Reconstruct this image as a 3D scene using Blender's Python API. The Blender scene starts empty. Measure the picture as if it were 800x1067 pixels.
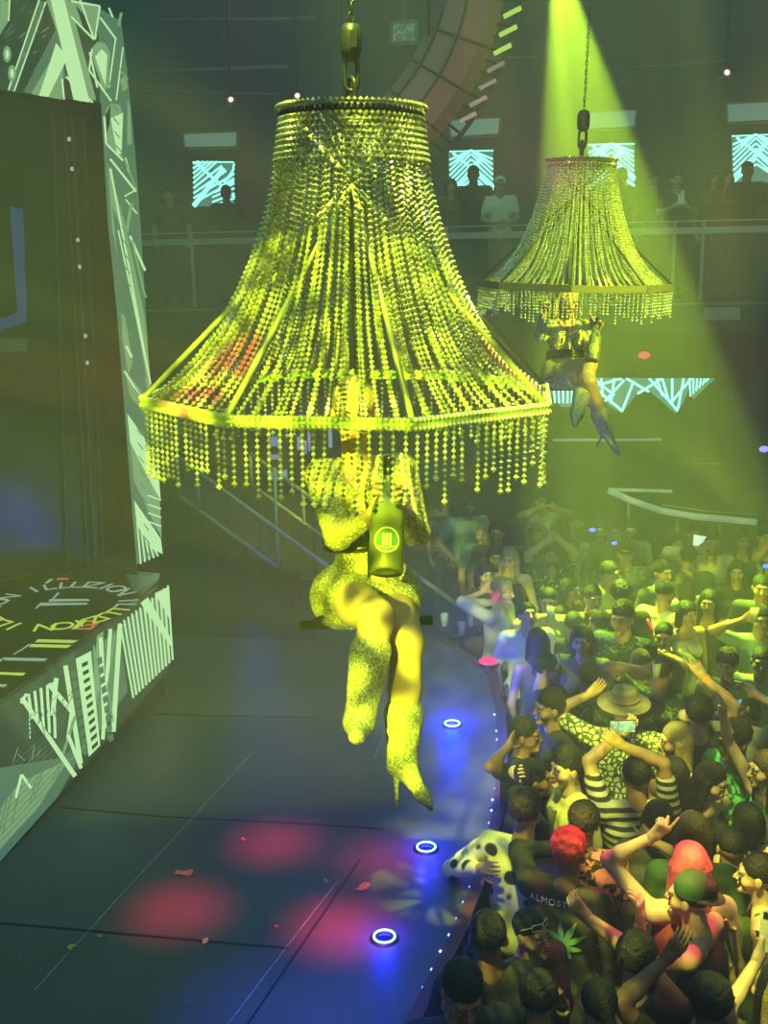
import bpy, math, random
import numpy as np
from mathutils import Vector, Matrix
random.seed(7); RNG = np.random.RandomState(7)
SC = bpy.context.scene
COL = SC.collection
# ------------------------------------------------------------------ camera
CAM_Z = 4.6; FPX = 1150.0; PITCH = math.radians(13.47); ROLL = 0.021
fw = Vector((0, math.cos(PITCH), -math.sin(PITCH)))
r0 = Vector((1, 0, 0)); u0 = Vector((0, math.sin(PITCH), math.cos(PITCH)))
rt = r0 * math.cos(ROLL) - u0 * math.sin(ROLL)
up = u0 * math.cos(ROLL) + r0 * math.sin(ROLL)
CAM = Vector((0, 0, CAM_Z))
cd = bpy.data.cameras.new('camera'); cam = bpy.data.objects.new('camera', cd); COL.objects.link(cam)
cd.sensor_fit = 'VERTICAL'; cd.sensor_height = 36; cd.lens = FPX * 36 / 1067; cd.clip_start = .05; cd.clip_end = 100
M = Matrix.Identity(4)
for i in range(3):
    M[i][0] = rt[i]; M[i][1] = up[i]; M[i][2] = -fw[i]; M[i][3] = CAM[i]
cam.matrix_world = M
SC.camera = cam
SC.view_settings.view_transform = 'Standard'; SC.view_settings.look = 'None'
SC.view_settings.gamma = 1; SC.view_settings.use_curve_mapping = False
SC.view_settings.exposure = 0.0
SC.cycles.max_bounces = 5; SC.cycles.volume_bounces = 0; SC.cycles.transmission_bounces = 3
SC.cycles.diffuse_bounces = 2; SC.cycles.glossy_bounces = 2; SC.cycles.transparent_max_bounces = 6
SC.cycles.caustics_reflective = False; SC.cycles.caustics_refractive = False
SC.cycles.sample_clamp_indirect = 4; SC.cycles.use_denoising = True

def ray(u, v): return fw + rt * ((u - 400) / FPX) - up * ((v - 533.5) / FPX)
def P(u, v, d): return CAM + ray(u, v) * d                 # a point at depth d
def PZ(u, v, z):                                           # a point on the horizontal plane z
    r = ray(u, v); return CAM + r * ((z - CAM_Z) / r.z)
def PP(u, v, q, n):                                        # a point on any plane
    r = ray(u, v); return CAM + r * ((Vector(q) - CAM).dot(n) / r.dot(n))

# ------------------------------------------------------------------ world haze and lamps
w = bpy.data.worlds.new('hall_air'); SC.world = w; w.use_nodes = True
nt = w.node_tree; nt.nodes.clear()
wo = nt.nodes.new('ShaderNodeOutputWorld'); bg = nt.nodes.new('ShaderNodeBackground')
bg.inputs['Color'].default_value = (0, 0, 0, 1); bg.inputs['Strength'].default_value = 0
vs = nt.nodes.new('ShaderNodeVolumeScatter'); vs.inputs['Density'].default_value = .029
vs.inputs['Color'].default_value = (.95, .95, .95, 1); vs.inputs['Anisotropy'].default_value = 0.1
nt.links.new(bg.outputs[0], wo.inputs['Surface']); nt.links.new(vs.outputs[0], wo.inputs['Volume'])

def lamp(name, typ, loc, target, energy, color, **kw):
    l = bpy.data.lights.new(name, typ); l.energy = energy; l.color = color
    for k_, v_ in kw.items(): setattr(l, k_, v_)
    o = bpy.data.objects.new(name, l); COL.objects.link(o); o.location = loc
    if target is not None:
        o.rotation_euler = (Vector(target) - Vector(loc)).to_track_quat('-Z', 'Y').to_euler()
    return o
def gobo(o, scale, lo, hi, detail=0.0, stretch=(1, 1, 1)):
    """patterned glass in the lamp: breaks its beam into rays"""
    l = o.data; l.use_nodes = True; n = l.node_tree.nodes; L = l.node_tree.links
    em = n.get('Emission'); tc = n.new('ShaderNodeTexCoord'); mp = n.new('ShaderNodeMapping')
    mp.inputs['Scale'].default_value = stretch
    nz = n.new('ShaderNodeTexNoise'); nz.inputs['Scale'].default_value = scale; nz.inputs['Detail'].default_value = detail
    mr = n.new('ShaderNodeMapRange'); mr.inputs['From Min'].default_value = .35; mr.inputs['From Max'].default_value = .65
    mr.inputs['To Min'].default_value = lo; mr.inputs['To Max'].default_value = hi
    L.new(tc.outputs['Normal'], mp.inputs['Vector']); L.new(mp.outputs[0], nz.inputs['Vector'])
    L.new(nz.outputs['Fac'], mr.inputs['Value']); L.new(mr.outputs[0], em.inputs['Strength'])
R_ = math.radians
YG = (.80, 1.0, .02)
# dim wash of the hall (unseen area lamps added as ambient fill for haze and crowd)
lamp('green_fill', 'AREA', (0, 7, 11), (0, 8, 0), 540, (.26, .80, .62), shape='RECTANGLE', size=12, size_y=10)
lamp('rear_fill', 'AREA', (3, -5, 7), (1, 8, 2), 110, (.75, .72, .6), shape='RECTANGLE', size=7, size_y=3)
# follow spot on the near performer
lamp('follow_spot_near', 'SPOT', (-1.9, -2.6, 5.9), tuple(P(364, 548, 3.85)), 6600, YG, spot_size=R_(16.4), spot_blend=.1, shadow_soft_size=.015)
gobo(SC.objects['follow_spot_near'], 75, .15, 1.75)
lamp('follow_spot_far', 'SPOT', (5.6, 2.6, 7.6), tuple(P(600, 315, 8.2)), 15000, YG, spot_size=R_(15), spot_blend=1, shadow_soft_size=.03)
# moving head over the far chandelier whose beam shows in the haze
b = lamp('beam_head', 'SPOT', tuple(P(577, -62, 10.2)), tuple(P(665, 500, 9.5)), 16000, (.55, 1.0, .02), spot_size=R_(25), spot_blend=.25, shadow_soft_size=.03)
gobo(b, 70, .0, 2.1, 1.0, (1, .04, .04))
# crowd spots
c = lamp('crowd_spot', 'SPOT', (-.5, 2.0, 9.6), tuple(PZ(675, 865, 1.6)), 4200, (.9, 1.0, .1), spot_size=R_(22), spot_blend=.5, shadow_soft_size=.03)
gobo(c, 42, .0, 2.4)
for (u, v, z, e, sp) in ((530, 905, 1.4, 2600, 5), (557, 972, 1.5, 900, 2.4), (745, 940, 1.5, 2200, 5), (645, 775, 1.6, 2600, 7), (600, 815, 1.6, 1500, 4), (760, 800, 1.6, 2200, 6)):  # narrow spots added to put yellow light on single guests
    t = PZ(u, v, z)
    gobo(lamp('crowd_spot', 'SPOT', (t.x - 1.0, t.y - 1.5, 8.6), tuple(t), e, (.92, 1.0, .08), spot_size=R_(sp), spot_blend=.6, shadow_soft_size=.02), 90, .3, 1.6)
REDS = [((285, 878), 60), ((185, 948), 60), ((355, 967), 90), ((400, 895), 40)]
for (u, v), e in REDS:
    t = PZ(u, v, 1.15)
    lamp('red_spot', 'SPOT', (t.x - .6, t.y + 1.0, 7.8), tuple(t), e * 110, (1, .04, .12), spot_size=R_(5.2), spot_blend=1.0, shadow_soft_size=.16)
for (u, v, z, e, s) in ((590, 893, 1.7, 2600, 5), (706, 935, 1.7, 3400, 6.5), (632, 905, 1.6, 1200, 4), (790, 895, 1.7, 1600, 4), (650, 1010, 1.4, 700, 6), (676, 640, 1.5, 2500, 2)):
    t = PZ(u, v, z)
    lamp('red_crowd_spot', 'SPOT', (t.x + .8, t.y + 1.4, 8.2), tuple(t), e, (1, .03, .12), spot_size=R_(s), spot_blend=.7, shadow_soft_size=.02)
t = P(205, 392, 3.5)
lamp('red_chandelier_spot', 'SPOT', (-4.0, 2.6, 4.4), tuple(t), 6000, (1, .02, .05), spot_size=R_(5), spot_blend=.8, shadow_soft_size=.02)
q_ = P(480, 60, 8.6)
lamp('warm_ring_fill', 'SPOT', (q_.x + .4, q_.y - 3.2, q_.z - 1.2), tuple(P(470, 60, 9.4)), 300, (1, .35, .28), spot_size=R_(42), spot_blend=1, shadow_soft_size=.1)  # lamp added to bring out the reddish brown of the ring
t = PZ(330, 1090, 1.15)
lamp('blue_wash', 'SPOT', (t.x - .2, t.y + .0, 3.2), tuple(t), 330, (.03, .06, 1), spot_size=R_(50), spot_blend=1, shadow_soft_size=.1)
for (u, v, z, e) in ((500, 655, 1.9, 16), (535, 700, 1.5, 14), (548, 760, 1.4, 6), (470, 640, 1.6, 8)):
    lamp('blue_edge_wash', 'POINT', tuple(PZ(u, v, z)), None, e, (.08, .10, 1), shadow_soft_size=.12)

# ------------------------------------------------------------------ materials
MATS = {}
def mat(name, col=(.5, .5, .5), rough=.6, metal=0.0, emit=None, es=1.0, var=.12, nscale=8.0, bump=0.0, bscale=60.0, col2=None, pattern=None, pscale=10.0, thr=.5, alpha=None, trans=0.0, spec=.5, aniso=None):
    if name in MATS: return MATS[name]
    m = bpy.data.materials.new(name); m.use_nodes = True; MATS[name] = m
    n = m.node_tree.nodes; L = m.node_tree.links; b = n['Principled BSDF']
    b.inputs['Roughness'].default_value = rough; b.inputs['Metallic'].default_value = metal
    b.inputs['Specular IOR Level'].default_value = spec
    if trans: b.inputs['Transmission Weight'].default_value = trans
    tc = n.new('ShaderNodeTexCoord'); out = tc.outputs['Object']
    if pattern:
        mx = n.new('ShaderNodeMix'); mx.data_type = 'RGBA'
        mx.inputs['A'].default_value = (*col, 1); mx.inputs['B'].default_value = (*(col2 or (0, 0, 0)), 1)
        st = n.new('ShaderNodeMapRange'); st.inputs['From Min'].default_value = thr - .03; st.inputs['From Max'].default_value = thr + .03
        if pattern == 'stripes':
            t = n.new('ShaderNodeTexWave'); t.bands_direction = 'Z'; t.inputs['Scale'].default_value = pscale; t.inputs['Distortion'].default_value = 1.2; t.inputs['Detail'].default_value = 0; t.inputs['Detail Scale'].default_value = .4; s = t.outputs['Fac']
        elif pattern == 'dots':
            t = n.new('ShaderNodeTexVoronoi'); t.inputs['Scale'].default_value = pscale; t.inputs['Randomness'].default_value = .35; s = t.outputs['Distance']
        elif pattern == 'cells':
            t = n.new('ShaderNodeTexVoronoi'); t.feature = 'DISTANCE_TO_EDGE'; t.inputs['Scale'].default_value = pscale; s = t.outputs['Distance']
        else:
            t = n.new('ShaderNodeTexNoise'); t.inputs['Scale'].default_value = pscale; t.inputs['Detail'].default_value = 2; t.inputs['Distortion'].default_value = 1.5; s = t.outputs['Fac']
        L.new(out, t.inputs['Vector']); L.new(s, st.inputs['Value']); L.new(st.outputs[0], mx.inputs['Factor'])
        L.new(mx.outputs['Result'], b.inputs['Base Color'])
    else:
        nz = n.new('ShaderNodeTexNoise'); nz.inputs['Scale'].default_value = nscale; nz.inputs['Detail'].default_value = 4
        L.new(out, nz.inputs['Vector'])
        mx = n.new('ShaderNodeMix'); mx.data_type = 'RGBA'
        c1 = tuple(max(0, c_ * (1 - var)) for c_ in col); c2 = tuple(min(1, c_ * (1 + var)) for c_ in col)
        if col2: c2 = col2
        mx.inputs['A'].default_value = (*c1, 1); mx.inputs['B'].default_value = (*c2, 1)
        L.new(nz.outputs['Fac'], mx.inputs['Factor']); L.new(mx.outputs['Result'], b.inputs['Base Color'])
    if bump:
        nb = n.new('ShaderNodeTexNoise'); nb.inputs['Scale'].default_value = bscale; nb.inputs['Detail'].default_value = 2
        if aniso:
            mp = n.new('ShaderNodeMapping'); mp.inputs['Scale'].default_value = aniso; L.new(out, mp.inputs['Vector']); L.new(mp.outputs[0], nb.inputs['Vector'])
        else: L.new(out, nb.inputs['Vector'])
        bp = n.new('ShaderNodeBump'); bp.inputs['Strength'].default_value = bump; bp.inputs['Distance'].default_value = .01
        L.new(nb.outputs['Fac'], bp.inputs['Height']); L.new(bp.outputs[0], b.inputs['Normal'])
    if emit:
        b.inputs['Emission Color'].default_value = (*emit, 1); b.inputs['Emission Strength'].default_value = es
    if alpha is not None: b.inputs['Alpha'].default_value = alpha
    return m

# ------------------------------------------------------------------ object helpers
def tag(o, label=None, cat=None, group=None, kind=None):
    if label: o['label'] = label
    if cat: o['category'] = cat
    if group: o['group'] = group
    if kind: o['kind'] = kind
    return o
def empty(name, loc=(0, 0, 0), rz=0, label=None, cat=None, group=None):
    o = bpy.data.objects.new(name, None); COL.objects.link(o); o.location = loc; o.rotation_euler = (0, 0, rz)
    o.empty_display_size = .1
    return tag(o, label, cat, group)
class MB:
    """collects shapes and links them as one mesh object"""
    def __init__(s): s.v = []; s.f = []; s.m = []; s.sm = []
    def add(s, vs, fs, m=0, smooth=False):
        k = len(s.v); s.v += [tuple(x) for x in vs]; s.f += [[i + k for i in f] for f in fs]; s.m += [m] * len(fs); s.sm += [smooth] * len(fs)
    def box(s, c, size, rot=None, m=0):
        x, y, z = size[0] / 2, size[1] / 2, size[2] / 2; c = Vector(c)
        vs = [Vector((i * x, j * y, k * z)) for i in (-1, 1) for j in (-1, 1) for k in (-1, 1)]
        if rot is not None: vs = [rot @ q for q in vs]
        s.add([c + q for q in vs], [(0, 1, 3, 2), (4, 6, 7, 5), (0, 4, 5, 1), (2, 3, 7, 6), (0, 2, 6, 4), (1, 5, 7, 3)], m)
    def bar(s, a, b, w_, h=None, m=0):
        a, b = Vector(a), Vector(b); d = b - a
        if d.length < 1e-6: return
        q = d.to_track_quat('X', 'Z').to_matrix(); s.box((a + b) / 2, (d.length, w_, h or w_), q, m)
    def tube(s, pts, r, n=8, m=0, closed=False, caps=True):
        pts = [Vector(p) for p in pts]; N = len(pts); rings = []
        rr = r if hasattr(r, '__len__') else [r] * N
        prev = None
        for i, p in enumerate(pts):
            a = pts[i - 1] if (i > 0 or closed) else p; c_ = pts[(i + 1) % N] if (i < N - 1 or closed) else p
            t = (c_ - a).normalized()
            if prev is None:
                x = t.orthogonal().normalized()
            else:
                x = (prev - t * prev.dot(t)); x = x.normalized() if x.length > 1e-6 else t.orthogonal().normalized()
            prev = x; y = t.cross(x)
            rings.append([p + (x * math.cos(2 * math.pi * j / n) + y * math.sin(2 * math.pi * j / n)) * rr[i] for j in range(n)])
        vs = [q for rg in rings for q in rg]; fs = []
        for i in range(N if closed else N - 1):
            i2 = (i + 1) % N
            for j in range(n): fs.append((i * n + j, i * n + (j + 1) % n, i2 * n + (j + 1) % n, i2 * n + j))
        if not closed and caps: fs.append(tuple(range(n))[::-1]); fs.append(tuple((N - 1) * n + j for j in range(n)))
        s.add(vs, fs, m, True)
    def lathe(s, prof, n=24, c=(0, 0, 0), M_=None, m=0, caps=True):
        c = Vector(c); vs = []; fs = []
        for r, z in prof:
            for j in range(n):
                q = Vector((r * math.cos(2 * math.pi * j / n), r * math.sin(2 * math.pi * j / n), z))
                vs.append(c + (M_ @ q if M_ is not None else q))
        for i in range(len(prof) - 1):
            for j in range(n): fs.append((i * n + j, i * n + (j + 1) % n, (i + 1) * n + (j + 1) % n, (i + 1) * n + j))
        if caps: fs.append(tuple(range(n))[::-1]); fs.append(tuple((len(prof) - 1) * n + j for j in range(n)))
        s.add(vs, fs, m, True)
    def ball(s, c, r, n=8, m=0):
        r = r if hasattr(r, '__len__') else (r, r, r); c = Vector(c); vs = [c + Vector((0, 0, -r[2]))]; k = n // 2
        for i in range(1, k):
            a = -math.pi / 2 + math.pi * i / k
            for j in range(n): vs.append(c + Vector((r[0] * math.cos(a) * math.cos(2 * math.pi * j / n), r[1] * math.cos(a) * math.sin(2 * math.pi * j / n), r[2] * math.sin(a))))
        vs.append(c + Vector((0, 0, r[2]))); fs = []
        for j in range(n): fs.append((0, 1 + (j + 1) % n, 1 + j)); fs.append((len(vs) - 1, 1 + (k - 2) * n + j, 1 + (k - 2) * n + (j + 1) % n))
        for i in range(k - 2):
            for j in range(n): fs.append((1 + i * n + j, 1 + i * n + (j + 1) % n, 1 + (i + 1) * n + (j + 1) % n, 1 + (i + 1) * n + j))
        s.add(vs, fs, m, True)
    def prism(s, poly, z0, z1, m=0, mtop=None):
        n = len(poly); vs = [(p[0], p[1], z0) for p in poly] + [(p[0], p[1], z1) for p in poly]
        s.add(vs, [tuple(range(n))[::-1]] + [(i, (i + 1) % n, n + (i + 1) % n, n + i) for i in range(n)], m)
        s.add(vs[n:], [tuple(range(n))], m if mtop is None else mtop)
    def slab(s, pts, nrm, t, m=0):
        """flat polygon with thickness t behind it (nrm points out of its face)"""
        n = len(pts); nrm = Vector(nrm); vs = [Vector(p) for p in pts] + [Vector(p) - nrm * t for p in pts]
        s.add(vs, [tuple(range(n)), tuple(range(2 * n - 1, n - 1, -1))] + [(i, i + n, (i + 1) % n + n, (i + 1) % n) for i in range(n)], m)
    def build(s, name, mats, parent=None, **kw):
        me = bpy.data.meshes.new(name); me.from_pydata(s.v, [], s.f)
        for q in (mats if isinstance(mats, (list, tuple)) else [mats]): me.materials.append(q)
        me.polygons.foreach_set('material_index', s.m); me.polygons.foreach_set('use_smooth', s.sm); me.update()
        o = bpy.data.objects.new(name, me); COL.objects.link(o)
        if parent is not None: o.parent = parent
        return tag(o, **kw)
def recentre(o):
    """origin of a top-level mesh to the middle of its base"""
    me = o.data; n = len(me.vertices); a = np.empty(n * 3, np.float32); me.vertices.foreach_get('co', a); a = a.reshape(-1, 3)
    c = (a.min(0) + a.max(0)) / 2; c[2] = a[:, 2].min(); a -= c
    me.vertices.foreach_set('co', a.ravel()); me.update(); o.location = o.location + Vector([float(x) for x in c]); return o
def meshobj(name, V, F, mats, parent=None, mi=None, smooth=True, **kw):
    me = bpy.data.meshes.new(name); me.from_pydata(V.tolist() if hasattr(V, 'tolist') else V, [], F.tolist() if hasattr(F, 'tolist') else F)
    for q in (mats if isinstance(mats, (list, tuple)) else [mats]): me.materials.append(q)
    if mi is not None: me.polygons.foreach_set('material_index', mi)
    if smooth: me.polygons.foreach_set('use_smooth', [True] * len(me.polygons))
    me.update(); o = bpy.data.objects.new(name, me); COL.objects.link(o)
    if parent is not None: o.parent = parent
    return tag(o, **kw)

# ------------------------------------------------------------------ implicit surface mesher
def polygonise(prims, vox=.015, k=.03, noise=None):
    lo = np.full(3, 1e9); hi = -lo
    for p in prims:
        if p[0] in ('c', 'e'):
            if p[0] == 'c': a, b_, ra, rb = p[1:5]; pts = np.array([np.array(a) - ra, np.array(a) + ra, np.array(b_) - rb, np.array(b_) + rb])
            else: a, r = p[1:3]; pts = np.array([np.array(a) - r, np.array(a) + np.array(r)])
            lo = np.minimum(lo, pts.min(0)); hi = np.maximum(hi, pts.max(0))
    lo -= 2.5 * vox; hi += 2.5 * vox
    n = np.ceil((hi - lo) / vox).astype(int) + 1
    ax = [lo[i] + vox * np.arange(n[i]) for i in range(3)]
    G = np.full(n, .12, np.float32)
    for p in prims:
        sub = p[0] in ('sc', 'se'); typ = p[0][-1]; kk = p[-1] if (len(p) > (5 if typ == 'c' else 3)) else k
        mg = kk + 2 * vox + .01
        if typ == 'c':
            a, b_, ra, rb = np.array(p[1], float), np.array(p[2], float), p[3], p[4]
            l_ = np.minimum(a - ra, b_ - rb) - mg; h_ = np.maximum(a + ra, b_ + rb) + mg
        else:
            a, r = np.array(p[1], float), np.array(p[2], float); l_ = a - r - mg; h_ = a + r + mg
        i0 = np.clip(((l_ - lo) / vox).astype(int), 0, n - 1); i1 = np.clip(((h_ - lo) / vox).astype(int) + 2, 1, n)
        if (i1 <= i0).any(): continue
        sl = tuple(slice(i0[i], i1[i]) for i in range(3))
        X, Y, Z = np.meshgrid(*[ax[i][sl[i]] for i in range(3)], indexing='ij', sparse=True)
        if typ == 'c':
            ba = b_ - a; L2 = max(ba @ ba, 1e-9); x, y, z = X - a[0], Y - a[1], Z - a[2]
            h = np.clip((x * ba[0] + y * ba[1] + z * ba[2]) / L2, 0, 1)
            d = np.sqrt((x - h * ba[0]) ** 2 + (y - h * ba[1]) ** 2 + (z - h * ba[2]) ** 2) - (ra + (rb - ra) * h)
        else:
            k0 = np.sqrt(((X - a[0]) / r[0]) ** 2 + ((Y - a[1]) / r[1]) ** 2 + ((Z - a[2]) / r[2]) ** 2)
            k1 = np.sqrt(((X - a[0]) / r[0] ** 2) ** 2 + ((Y - a[1]) / r[1] ** 2) ** 2 + ((Z - a[2]) / r[2] ** 2) ** 2)
            d = k0 * (k0 - 1) / np.maximum(k1, 1e-6)
        g = G[sl]
        if sub:
            d = -d; h = np.clip(.5 - .5 * (g - d) / kk, 0, 1); G[sl] = g * (1 - h) + d * h + kk * h * (1 - h)
        else:
            h = np.clip(.5 + .5 * (g - d) / kk, 0, 1); G[sl] = g * (1 - h) + d * h - kk * h * (1 - h)
    if noise:
        amp, f_ = noise; X, Y, Z = np.meshgrid(*ax, indexing='ij', sparse=True)
        G = G + amp * (np.sin(X * f_ + 1.3) * np.sin(Y * f_ * 1.1 + .5) * np.sin(Z * f_ * .9 + 2) + .6 * np.sin(X * f_ * 2.1 + Z * 9) * np.sin(Y * f_ * 1.9) * np.sin(Z * f_ * 2.2))
    ins = G < 0
    cn = n - 1; acc = np.zeros((*cn, 3)); cnt = np.zeros(tuple(cn))
    for axn in range(3):
        a0 = [slice(None)] * 3; a1 = [slice(None)] * 3; a0[axn] = slice(0, -1); a1[axn] = slice(1, None)
        g0, g1 = G[tuple(a0)], G[tuple(a1)]; ch = ins[tuple(a0)] != ins[tuple(a1)]
        tt = np.where(ch, g0 / np.where(ch, g0 - g1, 1), 0)
        o1, o2 = [i for i in range(3) if i != axn]
        for s1 in (0, 1):
            for s2 in (0, 1):
                sl = [slice(None)] * 3; sl[o1] = slice(s1, s1 + cn[o1]); sl[o2] = slice(s2, s2 + cn[o2])
                c_ = ch[tuple(sl)]; t_ = tt[tuple(sl)]
                cnt += c_; acc[..., axn] += t_; acc[..., o1] += s1 * c_; acc[..., o2] += s2 * c_
    act = cnt > 0; idx = -np.ones(tuple(cn), int); idx[act] = np.arange(act.sum())
    ii = np.argwhere(act); V = (ii + acc[act] / cnt[act][:, None]) * vox + lo
    F = []
    for axn in range(3):
        a0 = [slice(None)] * 3; a1 = [slice(None)] * 3; a0[axn] = slice(0, -1); a1[axn] = slice(1, None)
        i_, j_ = ins[tuple(a0)], ins[tuple(a1)]
        o1, o2 = (axn + 1) % 3, (axn + 2) % 3
        for flip, msk in ((0, i_ & ~j_), (1, ~i_ & j_)):
            e = np.argwhere(msk); e = e[(e[:, o1] > 0) & (e[:, o2] > 0) & (e[:, o1] < n[o1] - 1) & (e[:, o2] < n[o2] - 1)]
            if not len(e): continue
            def cell(d1, d2):
                q = e.copy(); q[:, o1] -= d1; q[:, o2] -= d2; return idx[q[:, 0], q[:, 1], q[:, 2]]
            q = np.stack([cell(1, 1), cell(0, 1), cell(0, 0), cell(1, 0)], 1)
            F.append(q[:, ::-1] if flip else q)
    F = np.concatenate(F); F = F[(F >= 0).all(1)]
    return V, F
# ================================================================== SETTING
ZS = 1.15
m_wall = mat('painted_wall', (.045, .05, .048), .8, nscale=2, var=.3)
m_floor = mat('hall_floor', (.03, .03, .032), .5, nscale=1.5, var=.3)
m_black = mat('black_steel', (.015, .016, .016), .45, metal=.3)
m_blackm = mat('matt_black_cloth', (.012, .013, .013), .9)
m_rail = mat('pale_rail_steel', (.42, .48, .43), .4, metal=.4)
m_grey = mat('mid_grey_paint', (.16, .17, .16), .6)
m_deck = mat('stage_deck_vinyl', (.085, .09, .09), .42, nscale=1.6, var=.45, bump=.12, bscale=240)
TB = math.radians(9.4)
dB = Vector((math.cos(TB), -math.sin(TB), 0)); nB = Vector((-math.sin(TB), -math.cos(TB), 0))
QB = Vector((0, 12.9, 0))                       # balcony front
QW = QB - nB * 3.4                              # wall behind the balcony guests
QL = QB - nB * 1.6                              # lower wall under the balcony
def bx_plane(mb, q, x0, x1, z0, z1, t, m=0):    # slab in a wall parallel to the balcony
    pts = [q + dB * x0 + Vector((0, 0, z0)), q + dB * x1 + Vector((0, 0, z0)), q + dB * x1 + Vector((0, 0, z1)), q + dB * x0 + Vector((0, 0, z1))]
    mb.slab(pts, nB, t, m)
k = MB(); k.box((0, 8, -.05), (22, 24, .1)); tag(k.build('floor', m_floor), kind='structure')
k = MB(); bx_plane(k, QW, -9, 9, 3.6, 11.5, .2); tag(k.build('wall_back', m_wall), kind='structure')
k = MB(); bx_plane(k, QL, -9, 9, 0, 3.6, .2); tag(k.build('wall_back_lower', m_wall), kind='structure')
k = MB(); k.box((-8.5, 8, 5.7), (.2, 20, 11.6)); tag(k.build('wall_left', m_wall), kind='structure')
k = MB(); k.box((9, 8, 5.7), (.2, 20, 11.6)); tag(k.build('wall_right', m_wall), kind='structure')
k = MB(); k.box((0, 8, 12), (18, 20, .2)); tag(k.build('ceiling', m_blackm), kind='structure')

# ---- stage
edge_px = [(330, 600), (385, 612), (422, 634), (450, 662), (484, 684), (510, 702), (519, 740), (521, 785), (516, 845), (510, 869), (493, 925), (468, 985), (434, 1050), (400, 1110), (350, 1190)]
edge = [PZ(u, v, ZS) for u, v in edge_px]
poly = [(p.x, p.y) for p in edge]
poly = [(-7.5, 11.0), (-1.6, 11.0)] + poly + [(-.9, 2.6), (-7.5, 2.6)]
stage = empty('stage', (-2.5, 6.5, 0), label='low black performance stage with a curved front edge beside the crowd', cat='stage')
def under(parent, o):
    o.location = -Vector(parent.location); return o
k = MB(); k.prism(poly, 0, ZS - .04, 0); k.prism(poly[::-1][::-1], ZS - .04, ZS, 1)
under(stage, k.build('platform', [m_black, m_deck], stage))
m_trimred = mat('dark_red_edge_trim', (.09, .03, .035), .5)
k = MB(); ep = [p + Vector((0, 0, .004)) for p in edge]
for a, b_ in zip(ep[:-1], ep[1:]): k.bar(a + Vector((.02, 0, 0)), b_ + Vector((.02, 0, 0)), .07, .02)
under(stage, k.build('edge_trim', m_trimred, stage))
# seams of the deck panels
m_seam = mat('dark_seam', (.01, .01, .012), .8); m_scuff = mat('pale_worn_seam', (.3, .31, .29), .8, nscale=30, var=.8)
def deckline(name, pts, w_, m_):
    k = MB(); q = [PZ(u, v, ZS) for u, v in pts]
    for a, b_ in zip(q[:-1], q[1:]): k.bar(a + Vector((0, 0, .001)), b_ + Vector((0, 0, .001)), w_, .003)
    under(stage, k.build(name, m_, stage))
deckline('worn_seam', [(262, 785), (210, 842), (166, 890), (118, 942), (36, 1032)], .008, m_scuff)
deckline('dark_seam', [(375, 895), (360, 918), (258, 1067)], .012, m_seam)
deckline('worn_seam', [(352, 918), (300, 985), (232, 1075)], .006, m_scuff)
deckline('dark_seam', [(-20, 960), (60, 967), (150, 975), (250, 984), (300, 988)], .016, m_seam)
deckline('dark_seam', [(60, 841), (170, 851), (310, 858), (400, 864)], .012, m_seam)
deckline('dark_seam', [(158, 744), (225, 746), (330, 748)], .02, m_seam)
deckline('worn_seam', [(390, 790), (398, 770), (403, 756)], .005, m_scuff)
# tiny edge lamps
m_dot = mat('tiny_blue_led', (.1, .1, .2), .4, emit=(.25, .3, 1), es=5)
for u, v in [(517, 716), (518, 745), (520, 762), (521, 771), (521, 791), (520, 801), (519, 822), (516, 834), (515, 845), (513, 858), (510, 869), (493, 925), (486, 941), (479, 958), (471, 975), (462, 992), (453, 1011), (444, 1030), (434, 1050)]:
    k = MB(); q = PZ(u - 3, v, ZS); k.ball(q + Vector((0, 0, .004)), (.009, .009, .007), 8)
    under(stage, k.build('edge_light', m_dot, stage))

# ---- recessed ring lamps in the deck
m_ring = mat('glowing_blue_ring', (.1, .1, .5), .3, emit=(.18, .5, 1), es=9)
for (u, v), lab, e in [((471, 755.5), 'blue glowing ring light in the stage floor, farthest of three', 30), ((444, 884.5), 'blue glowing ring light in the stage floor, middle of three', 9), ((400.5, 978), 'blue glowing ring light in the stage floor, nearest of three', 7)]:
    q = PZ(u, v, ZS); g = empty('ring_light', q, label=lab, cat='floor light', group='blue ring lights along the stage edge')
    k = MB(); k.lathe([(.035, .0), (.048, .012), (.06, .012), (.078, .001)], 28, caps=False); k.build('bezel', m_black, g)
    k = MB(); k.tube([(.054 * math.cos(a * math.pi / 16), .054 * math.sin(a * math.pi / 16), .014) for a in range(32)], .0055, 6, closed=True); k.build('light_ring', m_ring, g)
    k = MB(); k.lathe([(.0001, .006), (.036, .004)], 24, caps=False); k.build('lens', mat('dark_lens', (.01, .01, .05), .1), g)
    lamp('ring_light_glow', 'POINT', (q.x, q.y, q.z + .09), None, e, (.0, .01, 1), shadow_soft_size=.05)

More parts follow.
